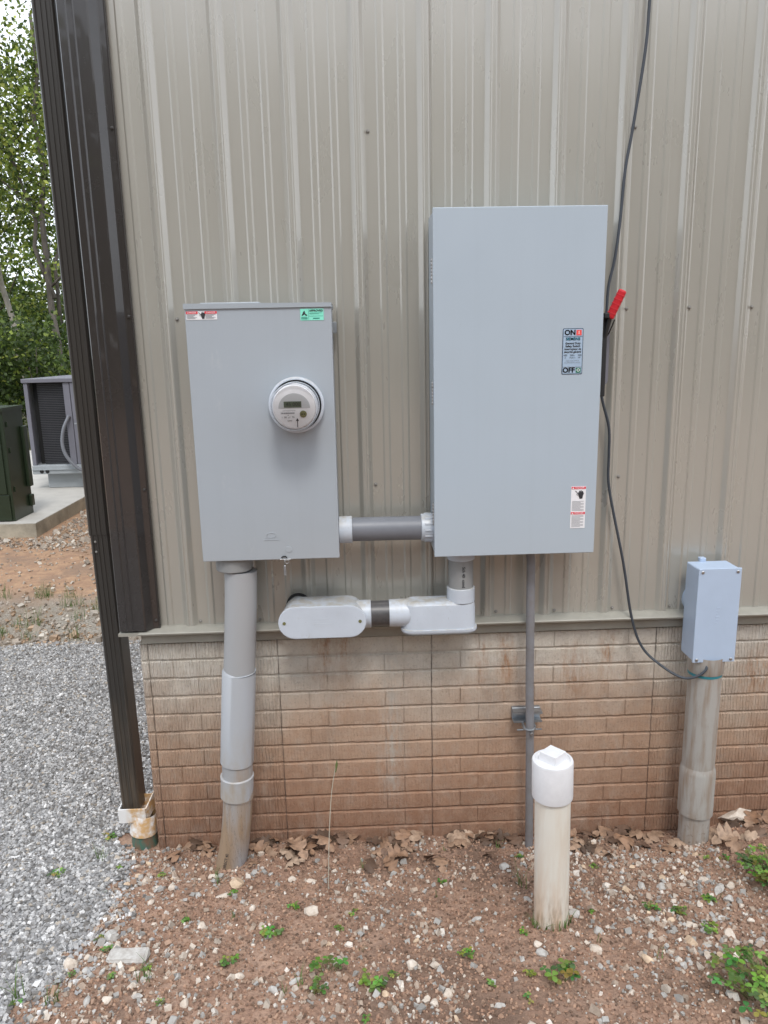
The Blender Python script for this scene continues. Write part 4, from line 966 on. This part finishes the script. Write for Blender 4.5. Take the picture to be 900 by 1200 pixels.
# ------------------------------------------------------------------ pad, transformer, condenser
tag(MB().box((-12, 5.63, -.15), (-3.72, 12.5, .178), 'conc_edge', .006, 2).box((-12, 5.632, .1785), (-3.722, 12.5, .182), 'conc').build('concrete_pad'), kind='structure')
TR = thing('transformer', 'dark green pad-mounted transformer cabinet on the concrete pad', 'transformer', (-4.7, 6, .182))
tx0, tx1, ty0, ty1, tz0, tz1 = -5.5, -4.0, 5.74, 6.26, .184, 1.49
mb = MB(); mb.box((tx0, ty0 + .02, tz0), (tx1, ty1, tz1 - .03), 't_green', .006, 2); mb.build('cabinet', TR)
mb = MB(); mb.prism([(tx0 - .01, tz1 - .04), (tx1 + .012, tz1 - .04), (tx1 + .012, tz1), (tx0 - .01, tz1)], ty0 - .005, ty1 + .02, 't_green'); mb.build('lid', TR)
mb = MB(); mb.box((tx0 + .02, ty0, tz0 + .32), (tx1 - .05, ty0 + .019, tz1 - .06), 't_green', .004, 2); mb.build('door', TR)
mb = MB(); mb.box((tx0 + .02, ty0, tz0 + .01), (tx1 - .03, ty0 + .019, tz0 + .31), 't_green', .004, 2); mb.build('sill_panel', TR)
for zz in (.55, 1.0, 1.3): mb = MB(); mb.box((tx1, ty0 + .08, zz - .03), (tx1 + .014, ty0 + .10, zz + .03), 't_green', .002, 1); mb.build('hinge', TR)
mb = MB(); mb.box((tx1 + .001, ty1 - .11, .52), (tx1 + .045, ty1 - .01, 1.25), 't_green', .01, 2); mb.box((tx1 + .001, ty1 - .10, .28), (tx1 + .04, ty1 - .02, .42), 't_green', .01, 2); mb.build('side_bracket', TR)
AC = thing('condenser_unit', 'grey rooftop-style condenser unit with a black coil opening on a low curb behind the transformer', 'air conditioner', (-4.0, 8.6, .182))
ax0, ax1, ay0, ay1 = -4.66, -2.9, 7.9, 9.6
mb = MB(); mb.box((-4.50, 7.98, .184), (-3.0, 9.5, .40), 'ac_light', .006, 1); mb.build('curb', AC)
mb = MB(); mb.box((ax0, ay0 - .03, .40), (ax1, ay1, .525), 'ac_light', .006, 1); mb.box((ax0, ay0 - .045, .46), (ax1, ay0 - .03, .475), 'ac_light'); mb.build('base_rail', AC)
mb = MB()
for xq in (-4.53, -4.45): mb.tube([(xq, ay0 - .034, .44), (xq, ay0 - .028, .44)], .028, 'hole', 18)
mb.build('rail_hole', AC)
mb = MB(); mb.box((ax0, ay0, .527), (ax0 + .055, ay0 + .06, 1.69), 'ac', .004, 1); mb.box((ax0 + .12, ay0 + .35, .527), (ax0 + .15, ay0 + .40, 1.69), 'ac', .004, 1); mb.build('corner_post', AC)
mb = MB(); mb.box((-4.60, ay0 + .16, .53), (-4.05, ay0 + .20, 1.685), 'hole'); mb.box((ax0 + .002, ay0 + .05, .53), (ax0 + .02, ay1 - .1, 1.685), 'ac'); mb.build('inner_shade_wall', AC)  # near-black sheet stands for the shade inside the unit, beside a grey side sheet
mb = MB(); mb.box((ax0 - .02, ay0 - .02, 1.69), (ax1, ay1, 1.745), 'ac', .006, 2); mb.build('top_cover', AC)
mb = MB(); mb.box((-4.52, ay0 + .11, .53), (-4.02, ay0 + .15, 1.685), 'coil')
for q in range(46): mb.box((-4.52, ay0 + .10, .54 + q * .0248), (-4.02, ay0 + .112, .547 + q * .0248), 'coil_lip')
mb.build('coil', AC)
mb = MB(); mb.box((-4.12, ay0 + .005, .527), (-4.03, ay0 + .08, 1.688), 'ac', .005, 1); mb.box((-4.02, ay0, .527), (ax1, ay1 - .02, 1.687), 'ac', .004, 1); mb.build('side_panel', AC)
mb = MB(); mb.box((-4.01, ay0 - .006, 1.10), (ax1, ay0 - .001, 1.12), 'ac_light'); mb.box((-3.97, ay0 - .005, .53), (-3.95, ay0 - .001, 1.68), 'ac_light'); mb.box((-3.93, ay0 - .012, .80), (-3.80, ay0 - .001, .94), 'hole', .003, 1); mb.box((-3.91, ay0 - .014, .72), (-3.82, ay0 - .001, .78), 'white_label'); mb.build('access_panel', AC)
mb = MB(); mb.tube(spline([(-4.07, 7.89, 1.22), (-4.14, 7.83, 1.05), (-4.17, 7.80, .84), (-4.12, 7.78, .66), (-3.99, 7.78, .50), (-3.85, 7.8, .43), (-3.6, 7.82, .40)], 6), .024, 'pvc_dark', 12); mb.build('flexible_conduit', AC)

# ------------------------------------------------------------------ trees
def leaves(centers, radii, n, size, cols, wts, name, parent, m='foliage', up=.3):
    centers = np.array(centers, float); radii = np.array(radii, float)
    pr = radii ** 2; idx = rng.choice(len(centers), n, p=pr / pr.sum())
    d = rng.normal(size=(n, 3)); d /= np.linalg.norm(d, axis=1, keepdims=True)
    # several sub clumps inside each blob so that gaps stay open
    K = 26; cl = rng.normal(size=(len(centers), K, 3)); cl /= np.linalg.norm(cl, axis=2, keepdims=True); cl *= rng.uniform(.35, 1.05, (len(centers), K, 1))
    kk = rng.integers(0, K, n); loc = cl[idx, kk] * radii[idx, None] * np.array([1, 1, .8]) + d * (rng.random((n, 1)) ** .6) * radii[idx, None] * .30
    c = centers[idx] + loc
    Rt = rand_rot(n); s_ = size * rng.uniform(.6, 1.3, n)
    base = np.array([[-.5, -.0, 0], [0, -.32, .06], [.5, 0, 0], [0, .32, .06]])
    v = np.einsum('nij,kj->nki', Rt, base) * s_[:, None, None] + c[:, None]
    q = np.arange(n * 4).reshape(-1, 4)
    tn = tints(n, cols, wts, .22)
    o = np_mesh(name, v.reshape(-1, 3), q, m, np.repeat(tn, 4, 0), smooth=False)
    if parent: parent_keep(o, parent)
    return o
GC = [(.13, .19, .035), (.23, .29, .05), (.055, .09, .022), (.33, .36, .07)]
def branchy(mb, base, top, r0, r1, bark, n_br, seed, low=.35, spread=1.6):
    r_ = random.Random(seed); base = Vector(base); top = Vector(top); pts = []; N = 9
    for i in range(N + 1):
        t_ = i / N; p = base.lerp(top, t_) + Vector((r_.uniform(-.12, .12), r_.uniform(-.12, .12), 0)) * (1 if 0 < i else 0); pts.append(p)
    mb.tube(pts, [r0 + (r1 - r0) * i / N for i in range(N + 1)], bark, 8); tips = []
    for b in range(n_br):
        t_ = low + (1 - low) * (b + .5) / n_br; i = min(int(t_ * N), N - 1); p = pts[i].lerp(pts[i + 1], t_ * N - i)
        a = r_.uniform(0, 2 * PI); ln = spread * r_.uniform(.6, 1.2) * (1.15 - .5 * t_); q = p + Vector((math.cos(a) * ln, math.sin(a) * ln, ln * r_.uniform(.5, 1.1)))
        mid = p.lerp(q, .5) + Vector((0, 0, -.1 * ln)); rb = (r0 + (r1 - r0) * t_) * .45; mb.tube([p, mid, q], [rb, rb * .7, rb * .25], bark, 6); tips.append(q); tips.append(mid)
    return tips
def tree(name, label, trunks, nleaf, lsize, seed, bark='bark', nbr=7, low=.35, spread=1.6, blob=.9, cols=GC, wts=(3, 3, 2, 1.5), group=None, cat='tree'):
    T_ = thing(name, label, cat, Vector(trunks[0][0]), group); mb = MB(); tips = []
    for i, (b, t_, r0, r1) in enumerate(trunks): tips += branchy(mb, b, t_, r0, r1, bark, nbr, seed * 7 + i, low, spread)
    mb.build('trunk', T_, sharp=False)
    leaves([tuple(t_) for t_ in tips], [blob * random.uniform(.6, 1.15) for _ in tips], nleaf, lsize, cols, wts, 'crown', T_)
    return T_
tree('forked_tree', 'tall slender forked tree rising beside the dark downspout, seen against the sky', [((-7.25, 16, 0), (-7.05, 16, 9.5), .10, .04), ((-7.18, 16, 3.4), (-8.1, 15.8, 8.6), .06, .02), ((-7.15, 16.1, 2.8), (-6.6, 16.2, 9), .05, .02)], 8200, .12, 1, nbr=10, low=.35, spread=1.5, blob=.95)
tree('leaning_tree', 'thin tree with a pale leaning trunk at the left edge of the photo', [((-8.2, 16.5, 0), (-9.1, 16.5, 8.5), .10, .03)], 6000, .12, 2, bark='bark_pale', nbr=9, low=.4, spread=1.4, blob=.9)
tree('young_tree', 'thin young tree with light yellow green leaves behind the condenser unit', [((-6.9, 19, 0), (-6.7, 19, 4.8), .06, .02), ((-7.7, 19, 0), (-7.9, 19, 4.4), .05, .02)], 4200, .10, 3, nbr=7, low=.35, spread=1.0, blob=.75, wts=(2, 3, 1, 3))
bgx = [(-12.5, 24, 7.5), (-10.2, 26, 5.5), (-8.2, 25, 5), (-14.5, 22, 11), (-6.2, 27, 9), (-17.5, 25, 12), (-20.5, 23, 11), (-24, 26, 12)]
LB_ = 'tall broad green tree in the dense wood behind the concrete pad'
for i, (a, b, h_) in enumerate(bgx): tree('woodland_tree', LB_, [((a, b, 0), (a + random.uniform(-.5, .5), b, h_), .19, .05)], 4600, .17, 10 + i, nbr=9, low=.22, spread=2.4, blob=1.35, wts=(3, 2, 3, .7), group='tall trees of the wood behind the pad')
def bush(name, label, c, r_, n_, sz, seed, group=None, wts=(2, .6, 6, .15), cols=GC):
    T_ = thing(name, label, 'bush', c, group); mb = MB(); rr = random.Random(seed); cs = []; c = Vector(c)
    for i in range(7):
        q = c + Vector((rr.uniform(-.7, .7) * r_, rr.uniform(-.4, .4) * r_, rr.uniform(.5, 1.5) * r_)); mb.tube([c, c.lerp(q, .5) + Vector((rr.uniform(-.1, .1), 0, .1)), q], [.03, .02, .008], 'bark', 6); cs.append(tuple(q))
    mb.build('stems', T_, sharp=False); leaves(cs, [r_ * .62] * 7, n_, sz, cols, wts, 'foliage', T_); return T_
k_ = 0
for c, r_ in (((-5.6, 14.2, 0), 1.3), ((-7.3, 14.6, 0), 1.5), ((-9.2, 14.4, 0), 1.5), ((-6.4, 17, 0), 1.8), ((-8.4, 17.6, 0), 1.9), ((-10.6, 17, 0), 2.0), ((-12.6, 16, 0), 1.8), ((-15, 17, 0), 2.0), ((-5.0, 18, 0), 1.6)):
    bush('undergrowth_bush', 'dense dark green bush in the undergrowth at the edge of the wood', c, r_, 4200, .12, 50 + k_, 'undergrowth bushes along the wood edge'); k_ += 1
# far-off wood as one mass
cs = []; rs = []
for i in range(70):
    a = -46 + i * .75; cs.append((a, 32 + rng.uniform(-2, 3), rng.uniform(.6, 4.4))); rs.append(rng.uniform(2.0, 3.0))
o = leaves(cs, rs, 60000, .30, GC, (1.5, .5, 6, .1), 'far_wood', None); tag(o, 'dark mass of woodland closing the view behind the trees', 'wood', kind='stuff')

# wood added unseen behind the camera, so that the paint has trees to reflect
cs = []; rs = []
for i in range(64):
    a = R(-52 + 104 * (i % 32) / 31); d_ = 21 + (i // 32) * 3 + rng.uniform(-1.5, 1.5)
    for h_ in (1.6, 4.6, 7.4, 9.6): cs.append((math.sin(a) * d_ * 1.1, -2.8 - math.cos(a) * d_, h_ + rng.uniform(-.9, .9))); rs.append(rng.uniform(1.8, 2.6))
o = leaves(cs, rs, 42000, .62, GC, (2, 1, 4, .3), 'far_wood', None); tag(o, 'band of unseen wood added behind the camera for the paint to reflect', 'wood', kind='stuff')
# ------------------------------------------------------------------ loose stones
def rock_mesh(seed, flat=.7, sub=1):
    bm = bmesh.new(); bmesh.ops.create_icosphere(bm, subdivisions=sub, radius=.5); r_ = random.Random(seed)
    sx, sy = r_.uniform(.75, 1.2), r_.uniform(.65, 1.0)
    cuts = [(Vector((r_.gauss(0, 1), r_.gauss(0, 1), r_.gauss(0, 1))).normalized(), r_.uniform(.28, .42)) for _ in range(11)]
    for v in bm.verts:
        p = v.co.copy()
        for n_, d_ in cuts:
            e = p.dot(n_) - d_ * .85
            if e > 0: p -= n_ * e
        v.co = Vector((p.x * sx, p.y * sy, p.z * flat)) * 1.25 + Vector((r_.uniform(-.02, .02),) * 3)
    me = bpy.data.meshes.new('stone'); bm.to_mesh(me); bm.free(); return me
RM = {c: [] for c in ('s_white', 's_tan', 's_grey')}
for c in RM:
    for s_ in range(5):
        me = rock_mesh(s_ + len(c) * 10, random.uniform(.5, .8), 2); me.materials.append(MT[c]); RM[c].append(me)
def rock(x, y, size, c, label, group=None, sink=.18, name='stone', sc_=(1, 1, 1)):
    o = bpy.data.objects.new(name, random.choice(RM[c])); col.objects.link(o); o.scale = (size * sc_[0], size * sc_[1], size * sc_[2]); o.rotation_euler = (random.uniform(-.3, .3), random.uniform(-.3, .3), random.uniform(0, 6.28))
    if sc_ != (1, 1, 1): o.rotation_euler = (0, 0, sc_[0] * .1)
    o.location = (x, y, gz(x, y) + size * sc_[2] * sink); tag(o, label, 'stone', group); return o
SPECIAL = __import__('json').loads('''[[1.605, -0.0, 0.1665, "s_white", "largest pale rock, resting against the brick wall right of the junction conduit", 1, 0.7, 0.75], [-0.502, -0.35, 0.0622, "s_tan", "tan rounded stone right of the fat riser conduit foot", 1, 1, 1], [-0.544, -0.395, 0.0543, "s_white", "flat pale rectangular chip lying left of the tan stone", 1, 0.6, 0.4], [-0.613, -0.257, 0.0378, "s_white", "white stone just below the fat riser conduit foot", 1, 1, 1], [-0.783, -0.749, 0.1264, "s_grey", "long flat weathered slab of concrete in the soil at lower left", 1, 0.45, 0.35], [-0.871, -0.64, 0.0623, "s_grey", "rounded grey brown stone above the long flat slab", 1, 1, 1], [-0.583, -0.592, 0.0309, "s_white", "whitish angular stone in the middle of the left soil", 1, 1, 1], [1.243, -0.442, 0.0418, "s_white", "smooth oval cream stone at right of the junction conduit foot", 1, 1, 1], [1.263, -0.505, 0.0487, "s_grey", "grey oval stone below the cream stone", 1, 1, 1], [1.27, -0.564, 0.0443, "s_grey", "pale grey stone beside the seedling at right", 1, 1, 1], [1.167, -0.776, 0.0448, "s_white", "blocky whitish stone near the right edge", 1, 1, 1], [1.183, -0.688, 0.046, "s_grey", "light grey elongated stone above the blocky whitish stone", 1, 0.6, 0.6], [1.018, -0.816, 0.0401, "s_tan", "tan pink stone on the soil at right", 1, 1, 1], [1.06, -0.828, 0.0436, "s_grey", "flat grey stone just right of the tan pink stone", 1, 0.5, 0.4], [1.085, -0.875, 0.0265, "s_tan", "small orange tan stone near the right edge", 1, 1, 1], [0.687, -0.653, 0.0475, "s_grey", "blue grey stone leaning at the foot of the white pipe", 1, 1, 1], [0.528, -0.854, 0.041, "s_grey", "round greenish grey stone below the white pipe", 1, 1, 1], [0.532, -0.796, 0.0321, "s_white", "white stone just in front of the white pipe", 1, 1, 1], [0.355, -1.061, 0.0438, "s_grey", "long grey stone at the bottom edge of the soil", 1, 0.5, 0.6], [0.521, -0.302, 0.0483, "s_grey", "grey stone left of the white pipe", 1, 1, 1], [0.84, -0.891, 0.0417, "s_tan", "pinkish stone between the white pipe and the right edge", 1, 1, 1], [0.697, -0.849, 0.0384, "s_white", "pale stone to the right of the white pipe foot", 1, 1, 1], [0.737, -0.752, 0.0397, "s_grey", "grey white stone right of the blue grey stone", 1, 1, 1], [0.119, -0.87, 0.037, "s_white", "bright white stone in the lower middle", 1, 1, 1], [0.174, -1.055, 0.0319, "s_white", "pale stone near the bottom centre", 1, 1, 1], [-0.211, -0.564, 0.0476, "s_white", "upright pale stone left of the dry stalk", 1, 1, 1], [-0.405, -0.876, 0.0342, "s_white", "whitish stone in the lower left soil", 1, 1, 1], [-0.546, -0.996, 0.0332, "s_white", "pale stone near the bottom left", 1, 1, 1], [-0.774, -0.962, 0.0343, "s_white", "pale stone at the gravel edge, bottom left", 1, 1, 1], [-0.949, -0.785, 0.0435, "s_white", "upright pale stone at the edge of the gravel", 1, 1, 1], [-0.295, -0.955, 0.0362, "s_grey", "bluish grey stone at the bottom left of centre", 1, 1, 1], [-0.297, -0.31, 0.0404, "s_white", "white stone right of the tan stone", 1, 1, 1], [-0.224, -0.323, 0.0511, "s_white", "flat white stone near the dry stalk", 1, 0.5, 0.5], [1.108, -1.087, 0.0376, "s_white", "pale stone under the clover at the right edge", 1, 1, 1], [1.241, -0.824, 0.0412, "s_grey", "grey stone at the right edge between the clover patches", 1, 1, 1], [1.065, -0.483, 0.0405, "s_grey", "grey stone between the white pipe and the junction conduit", 1, 1, 1], [0.999, -0.459, 0.0405, "s_grey", "blue grey stone left of the other grey stone right of the white pipe", 1, 1, 1]]''')
slab = MB(); slab.box((-.5, -.2, -.12), (.5, .2, .12), 's_grey', .06, 2)
for v in slab.bm.verts: v.co += Vector((random.uniform(-.03, .03), random.uniform(-.03, .03) + .08 * v.co.x * (v.co.y > 0), random.uniform(-.015, .015)))
slab_me = None
for x, y, s_, c, lbl, sx, sy, sz_ in SPECIAL:
    if 'long flat' in lbl and 'slab of' in lbl:
        o = slab.build('stone', None, (0, 0, 0)); o.scale = (s_,) * 3; o.rotation_euler = (.12, .0, -.05); o.location = (x, y, gz(x, y) + .004); tag(o, lbl, 'stone'); continue
    rock(x, y, s_, c, lbl, sc_=(sx, sy, sz_))
used = [(s_[0], s_[1]) for s_ in SPECIAL]
for i in range(120):
    for _ in range(40):
        x = random.uniform(-1.0, 1.5); y = random.uniform(-1.25, -.05)
        if pd(np.array([x]), np.array([y]))[0] > random.uniform(.2, .9) and x > gedge(y) + .02 and all((x - a) ** 2 + (y - b) ** 2 > .0016 for a, b in used) and (x - .6) ** 2 + (y + .67) ** 2 > .0064: break
    used.append((x, y)); c = random.choice(['s_white', 's_white', 's_grey', 's_tan', 's_grey'])
    nm = {'s_white': 'pale whitish', 's_grey': 'grey', 's_tan': 'tan'}[c]
    rock(x, y, random.choice([.018, .022, .022, .026, .030]), c, f'small {nm} stone among many like it on the reddish soil', f'small {nm} stones on the soil')

# ------------------------------------------------------------------ dead oak leaves
def oak_mesh(seed, m):
    r_ = random.Random(seed); n_ = 15; bm = bmesh.new(); L_ = 1.0; wid = []
    for i in range(n_ + 1):
        t_ = i / n_; env = .34 * math.sin(PI * min(1, t_ * .93 + .05)) ** .8
        lobe = .55 + .45 * math.sin(t_ * 2 * PI * 3.6 - .8); wid.append(max(.018, env * lobe) if 0 < i < n_ else .006)
    cur = r_.uniform(-.5, .7); tw = r_.uniform(-.9, .9); rows = []
    for i in range(n_ + 1):
        t_ = i / n_; row = []
        for j in range(-2, 3):
            u = j / 2 * wid[i]; sway = abs(j) / 2 * .10 * (1 if (i // 2) % 2 else 0)
            z_ = cur * (u * u) * 2.4 + .22 * math.sin(t_ * PI * r_.uniform(.97, 1.03)) + tw * u * t_ + r_.uniform(-.012, .012); row.append(bm.verts.new((t_ * L_ - .5 + sway, u, z_)))
        rows.append(row)
    for i in range(n_):
        for j in range(4): f = bm.faces.new((rows[i][j], rows[i][j + 1], rows[i + 1][j + 1], rows[i + 1][j])); f.smooth = True
    me = bpy.data.meshes.new('oak_leaf'); bm.to_mesh(me); bm.free(); me.materials.append(MT[m]); return me
OM = [oak_mesh(s_, 'leafdry') for s_ in range(5)]; OD = [oak_mesh(s_ + 9, 'leafdry2') for s_ in range(4)]
def leaf(x, y, s_, dark, rz, tilt=.3, lift=.012, label=None, group=None):
    o = bpy.data.objects.new('oak_leaf', random.choice(OD if dark else OM)); col.objects.link(o); o.scale = (s_,) * 3; o.rotation_euler = (random.uniform(-tilt, tilt), random.uniform(-tilt, tilt), rz); o.location = (x, y, gz(x, y) + lift)
    tag(o, label or ('dark damp oak leaf in the litter at the foot of the brick wall' if dark else 'dry brown oak leaf in the litter at the foot of the brick wall'), 'leaf', group or ('dark leaves along the wall' if dark else 'dry brown leaves along the wall'))
for a, b, nn in ((-.80, -.62, 7), (-.47, -.30, 13), (-.30, .02, 13), (.02, .30, 14), (.30, .62, 16), (.70, 1.0, 14), (1.0, 1.27, 12), (1.42, 1.75, 12)):
    for q in range(int(nn * 1.1)): x = random.uniform(a, b); dk = random.random() < .5; leaf(x, -(.015 + .22 * random.random() ** 1.8), random.uniform(.06, .115), dk, random.uniform(0, 6.28), .55, random.uniform(-.004, .012))
leaf(-.29, -.12, .125, False, 2.2, .25, .02, 'large lobed brown oak leaf lying just right of the fat riser conduit', 'g1'); leaf(-.19, -.10, .125, False, 2.4, .25, .03, 'large lobed brown oak leaf second to the right of the fat riser conduit', 'g2')
leaf(.275, -.29, .095, False, 1.7, .15, .015, 'single star-like brown oak leaf on open soil in front of the wall', 'g3'); leaf(.10, -.20, .10, False, .4, .2, .02, 'flat brown oak leaf on the soil below the black pipe nipple', 'g4'); leaf(1.45, -.18, .12, False, .2, .15, .02, 'long tan leaf lying right of the junction box conduit', 'g5')
for o in list(col.objects):
    if o.name.startswith('oak_leaf') and o.get('group', '').startswith('g') and len(o['group']) == 2: del o['group']

# ------------------------------------------------------------------ plants
WC = [(.14, .27, .05), (.22, .37, .08), (.09, .18, .045)]
def plant(name, label, cat, x, y, nstem, h_, leaf_s, spread, seed, group=None, trif=True, dark=False):
    r_ = random.Random(seed); z0_ = gz(x, y); T_ = thing(name, label, cat, (x, y, z0_), group); mb = MB(); V = []; Q = []; TN = []
    for s_ in range(nstem):
        a = r_.uniform(0, 2 * PI); rad = spread * math.sqrt(r_.random()); bx, by = x + math.cos(a) * rad * .35, y + math.sin(a) * rad * .35; tx, ty = x + math.cos(a) * rad, y + math.sin(a) * rad
        hh = h_ * r_.uniform(.45, 1.1); zb = z0_ - .004; tip = Vector((tx, ty, gz(tx, ty) + hh))
        mb.tube([(bx, by, zb), (bx * .6 + tx * .4, by * .6 + ty * .4, zb + hh * .7), tip], [.0012, .0010, .0007], 'weedstem', 5)
        a0 = r_.uniform(0, 6.28); c_ = random.choice(WC) if not dark else random.choice(WC[::2]); c_ = [v * r_.uniform(.6, 1.25) for v in c_]; c_[0] *= r_.uniform(.8, 1.5)
        for q in range(3 if trif else r_.randint(2, 5)):
            aa = a0 + q * 2 * PI / 3 + r_.uniform(-.2, .2); ls = leaf_s * r_.uniform(.7, 1.2); d_ = Vector((math.cos(aa), math.sin(aa), r_.uniform(-.15, .35))).normalized(); sd_ = d_.cross(Vector((0, 0, 1))).normalized()
            b0 = len(V); pt = tip + Vector((0, 0, r_.uniform(-.3, 0) * hh * (not trif)))
            prof = [(0, 0), (.3, .30), (.65, .40), (.95, .22), (1.0, 0), (.95, -.22), (.65, -.40), (.3, -.30)]
            for u, v in prof: V.append(tuple(pt + d_ * (u * ls) + sd_ * (v * ls) + Vector((0, 0, abs(v) * ls * .25 - u * u * ls * .2))))
            Q += [[b0, b0 + 1, b0 + 2, b0 + 6], [b0, b0 + 6, b0 + 7, b0 + 7], [b0 + 2, b0 + 3, b0 + 5, b0 + 6], [b0 + 3, b0 + 4, b0 + 5, b0 + 5]]; TN += [c_] * 8
    mb.build('stems', T_, sharp=False)
    me = bpy.data.meshes.new('leaves'); fs = []
    for q in Q: fs.append(q if q[2] != q[3] else q[:3])
    me.from_pydata(V, [], fs); at = me.color_attributes.new('tint', 'FLOAT_COLOR', 'POINT'); at.data.foreach_set('color', np.array([list(c_) + [1] for c_ in TN], dtype=np.float32).ravel()); me.materials.append(MT['weed'])
    o = bpy.data.objects.new('leaves', me); col.objects.link(o); parent_keep(o, T_); return T_
MT['weedstem'] = mat('weed_stem', (.13, .16, .05), .6)
def grass(name, label, x, y, nb_, h_, spread, seed, group=None, parent_col='grassblade'):
    r_ = random.Random(seed); bm = bmesh.new(); z0_ = gz(x, y)
    for b in range(nb_):
        a = r_.uniform(0, 6.28); rad = spread * r_.random(); bx, by = math.cos(a) * rad, math.sin(a) * rad; lean = r_.uniform(.1, .7); hh = h_ * r_.uniform(.5, 1.1); w_ = r_.uniform(.0012, .0024); a2 = r_.uniform(0, 6.28); dv = Vector((math.cos(a2), math.sin(a2), 0)); sv = dv.cross(Vector((0, 0, 1))); pr_ = None
        for i in range(5):
            t_ = i / 4; p = Vector((bx, by, -.004)) + dv * (lean * hh * t_ ** 2) + Vector((0, 0, hh * (t_ - .25 * lean * t_ ** 2))); ww = w_ * (1 - t_ * .9); cur_ = (bm.verts.new(p - sv * ww), bm.verts.new(p + sv * ww))
            if pr_: bm.faces.new((pr_[0], pr_[1], cur_[1], cur_[0]))
            pr_ = cur_
    me = bpy.data.meshes.new(name); bm.to_mesh(me); bm.free(); me.materials.append(MT[parent_col]); o = bpy.data.objects.new(name, me); col.objects.link(o); o.location = (x, y, z0_); tag(o, label, 'grass', group); return o
MT['grassblade'] = mat('grass_blade', (.11, .19, .045), .55, var=.4, vscale=30)
PL = __import__('json').loads('''[["big", 1.488, -0.459, 0.7, "upper leafy green clover patch at the right edge"], ["big", 1.116, -1.095, 0.95, "lower leafy green clover patch in the bottom right corner"], ["clover", 0.545, -0.979, 1.25, "three-leaved dark green weed in front of the white pipe"], ["weed", -0.326, -0.692, 1.1, "leafy green weed in the middle of the left soil"], ["clover", -0.134, -0.892, 1.2, "dark feathery green weed at the lower centre"], ["weed", -0.001, -0.969, 1.2, "broad-leaved green weed right of the feathery weed"], ["weed", -0.164, -0.965, 1.0, "low green weed below the feathery weed"], ["weed", -0.45, -0.814, 0.9, "small green weed right of the long flat slab"], ["weed", -0.277, -0.521, 0.7, "bright green weed near the dry stalk"], ["weed", -1.228, -0.204, 1.0, "green weed growing in the gravel"], ["weed", -1.122, 0.075, 1.0, "small green weed beside the green drain pipe"], ["grass", 0.555, -0.433, 1.6, "tall narrow grass tuft just left of the white pipe"], ["weed", 1.197, -0.581, 0.9, "round green seedling beside the pale grey stone"], ["weed", 1.048, -0.656, 0.8, "small light green weed right of the white pipe"], ["weed", 0.962, -0.628, 0.8, "tiny light green weed between white pipe and right edge"], ["weed", 1.109, -0.762, 0.9, "small green weed left of the blocky whitish stone"], ["weed", 0.297, -0.828, 0.8, "small green weed left of the white pipe"], ["weed", 0.059, -0.927, 0.6, "small green weed by the bright white stone"], ["grass", -0.696, -0.859, 1.2, "grass tuft right of the long flat slab"], ["grass", -1.04, -0.95, 1.5, "grass tuft at the left bottom corner"], ["grass", -0.93, -0.976, 1.2, "grass tuft near the bottom left corner"], ["grass", -0.584, -0.305, 0.9, "short grass blades by the fat riser conduit foot"], ["grass", -1.095, -0.09, 1.0, "grass tuft at the gravel edge by the green drain pipe"], ["weed", 0.586, -0.934, 0.8, "small leafy weed right of the three-leaved weed"], ["weed", 1.48, -0.326, 1.0, "leafy weed above the upper clover patch"]]''')
for i, (kind, x, y, s_, lbl) in enumerate(PL):
    if kind == 'big': plant('clover_patch', lbl, 'weed', x, y, int(130 * s_), .085, .0185, .17 * s_, 100 + i)
    elif kind == 'weed': plant('leafy_weed', lbl, 'weed', x, y, 11, .026 * s_, .014 * s_, .030 * s_, 100 + i, trif=False)
    elif kind == 'clover': plant('clover_sprig', lbl, 'weed', x, y, 9, .040 * s_, .016 * s_, .045 * s_, 100 + i, dark=True)
    elif kind == 'grass': grass('grass_tuft', lbl, x, y, 12, .08 * s_, .02 * s_, 100 + i)
k_ = 0
for i in range(46):
    x = random.uniform(-1.15, 1.4); y = random.uniform(-1.2, -.08)
    if (x - .6) ** 2 + (y + .67) ** 2 < .008: continue
    if random.random() < .62: plant('seedling', 'tiny bright green seedling sprouting from the bare soil', 'seedling', x, y, 5, .016, .010, .016, 300 + i, 'seedlings sprouting on the soil', trif=False)
    else: grass('grass_sprout', 'small thin grass sprout on the bare soil', x, y, 5, random.uniform(.03, .07), .012, 300 + i, 'grass sprouts on the soil')
for i in range(9):
    a = i * .7; grass('grass_sprout', 'small grass blades growing against the foot of the white pipe', .605 + .062 * math.cos(PI + a * .5), -.67 - .062 * abs(math.sin(a * .5)) - .004, 4, .06, .006, 400 + i, 'grass blades at the white pipe foot')
for i in range(34):
    x = random.uniform(-4.2, -1.4); y = random.uniform(2.35, 3.5); grass('roadside_grass', 'sparse green grass tuft beyond the far edge of the gravel', x, y, 26, random.uniform(.08, .2), .07, 500 + i, 'grass tufts beyond the gravel')
# tall dry stalk
T_ = thing('dry_stalk', 'tall thin dry grass stalk standing upright before the brick wall', 'stalk', (-.148, -.33, .06))
mb = MB(); mb.tube(spline([(-.158, -.38, .06), (-.150, -.35, .25), (-.137, -.31, .42), (-.118, -.30, .535)], 5), [.0016] * 15 + [.0010], 'stalk', 6); mb.build('stem', T_)
mb = MB(); mb.tube([(-.118, -.30, .515), (-.113, -.30, .545), (-.111, -.30, .565)], [.002, .005, .001], 'weedstem', 6); mb.build('seed_head', T_)
bpy.context.view_layer.update()
print('bricks', nb, 'objects', len(col.objects))
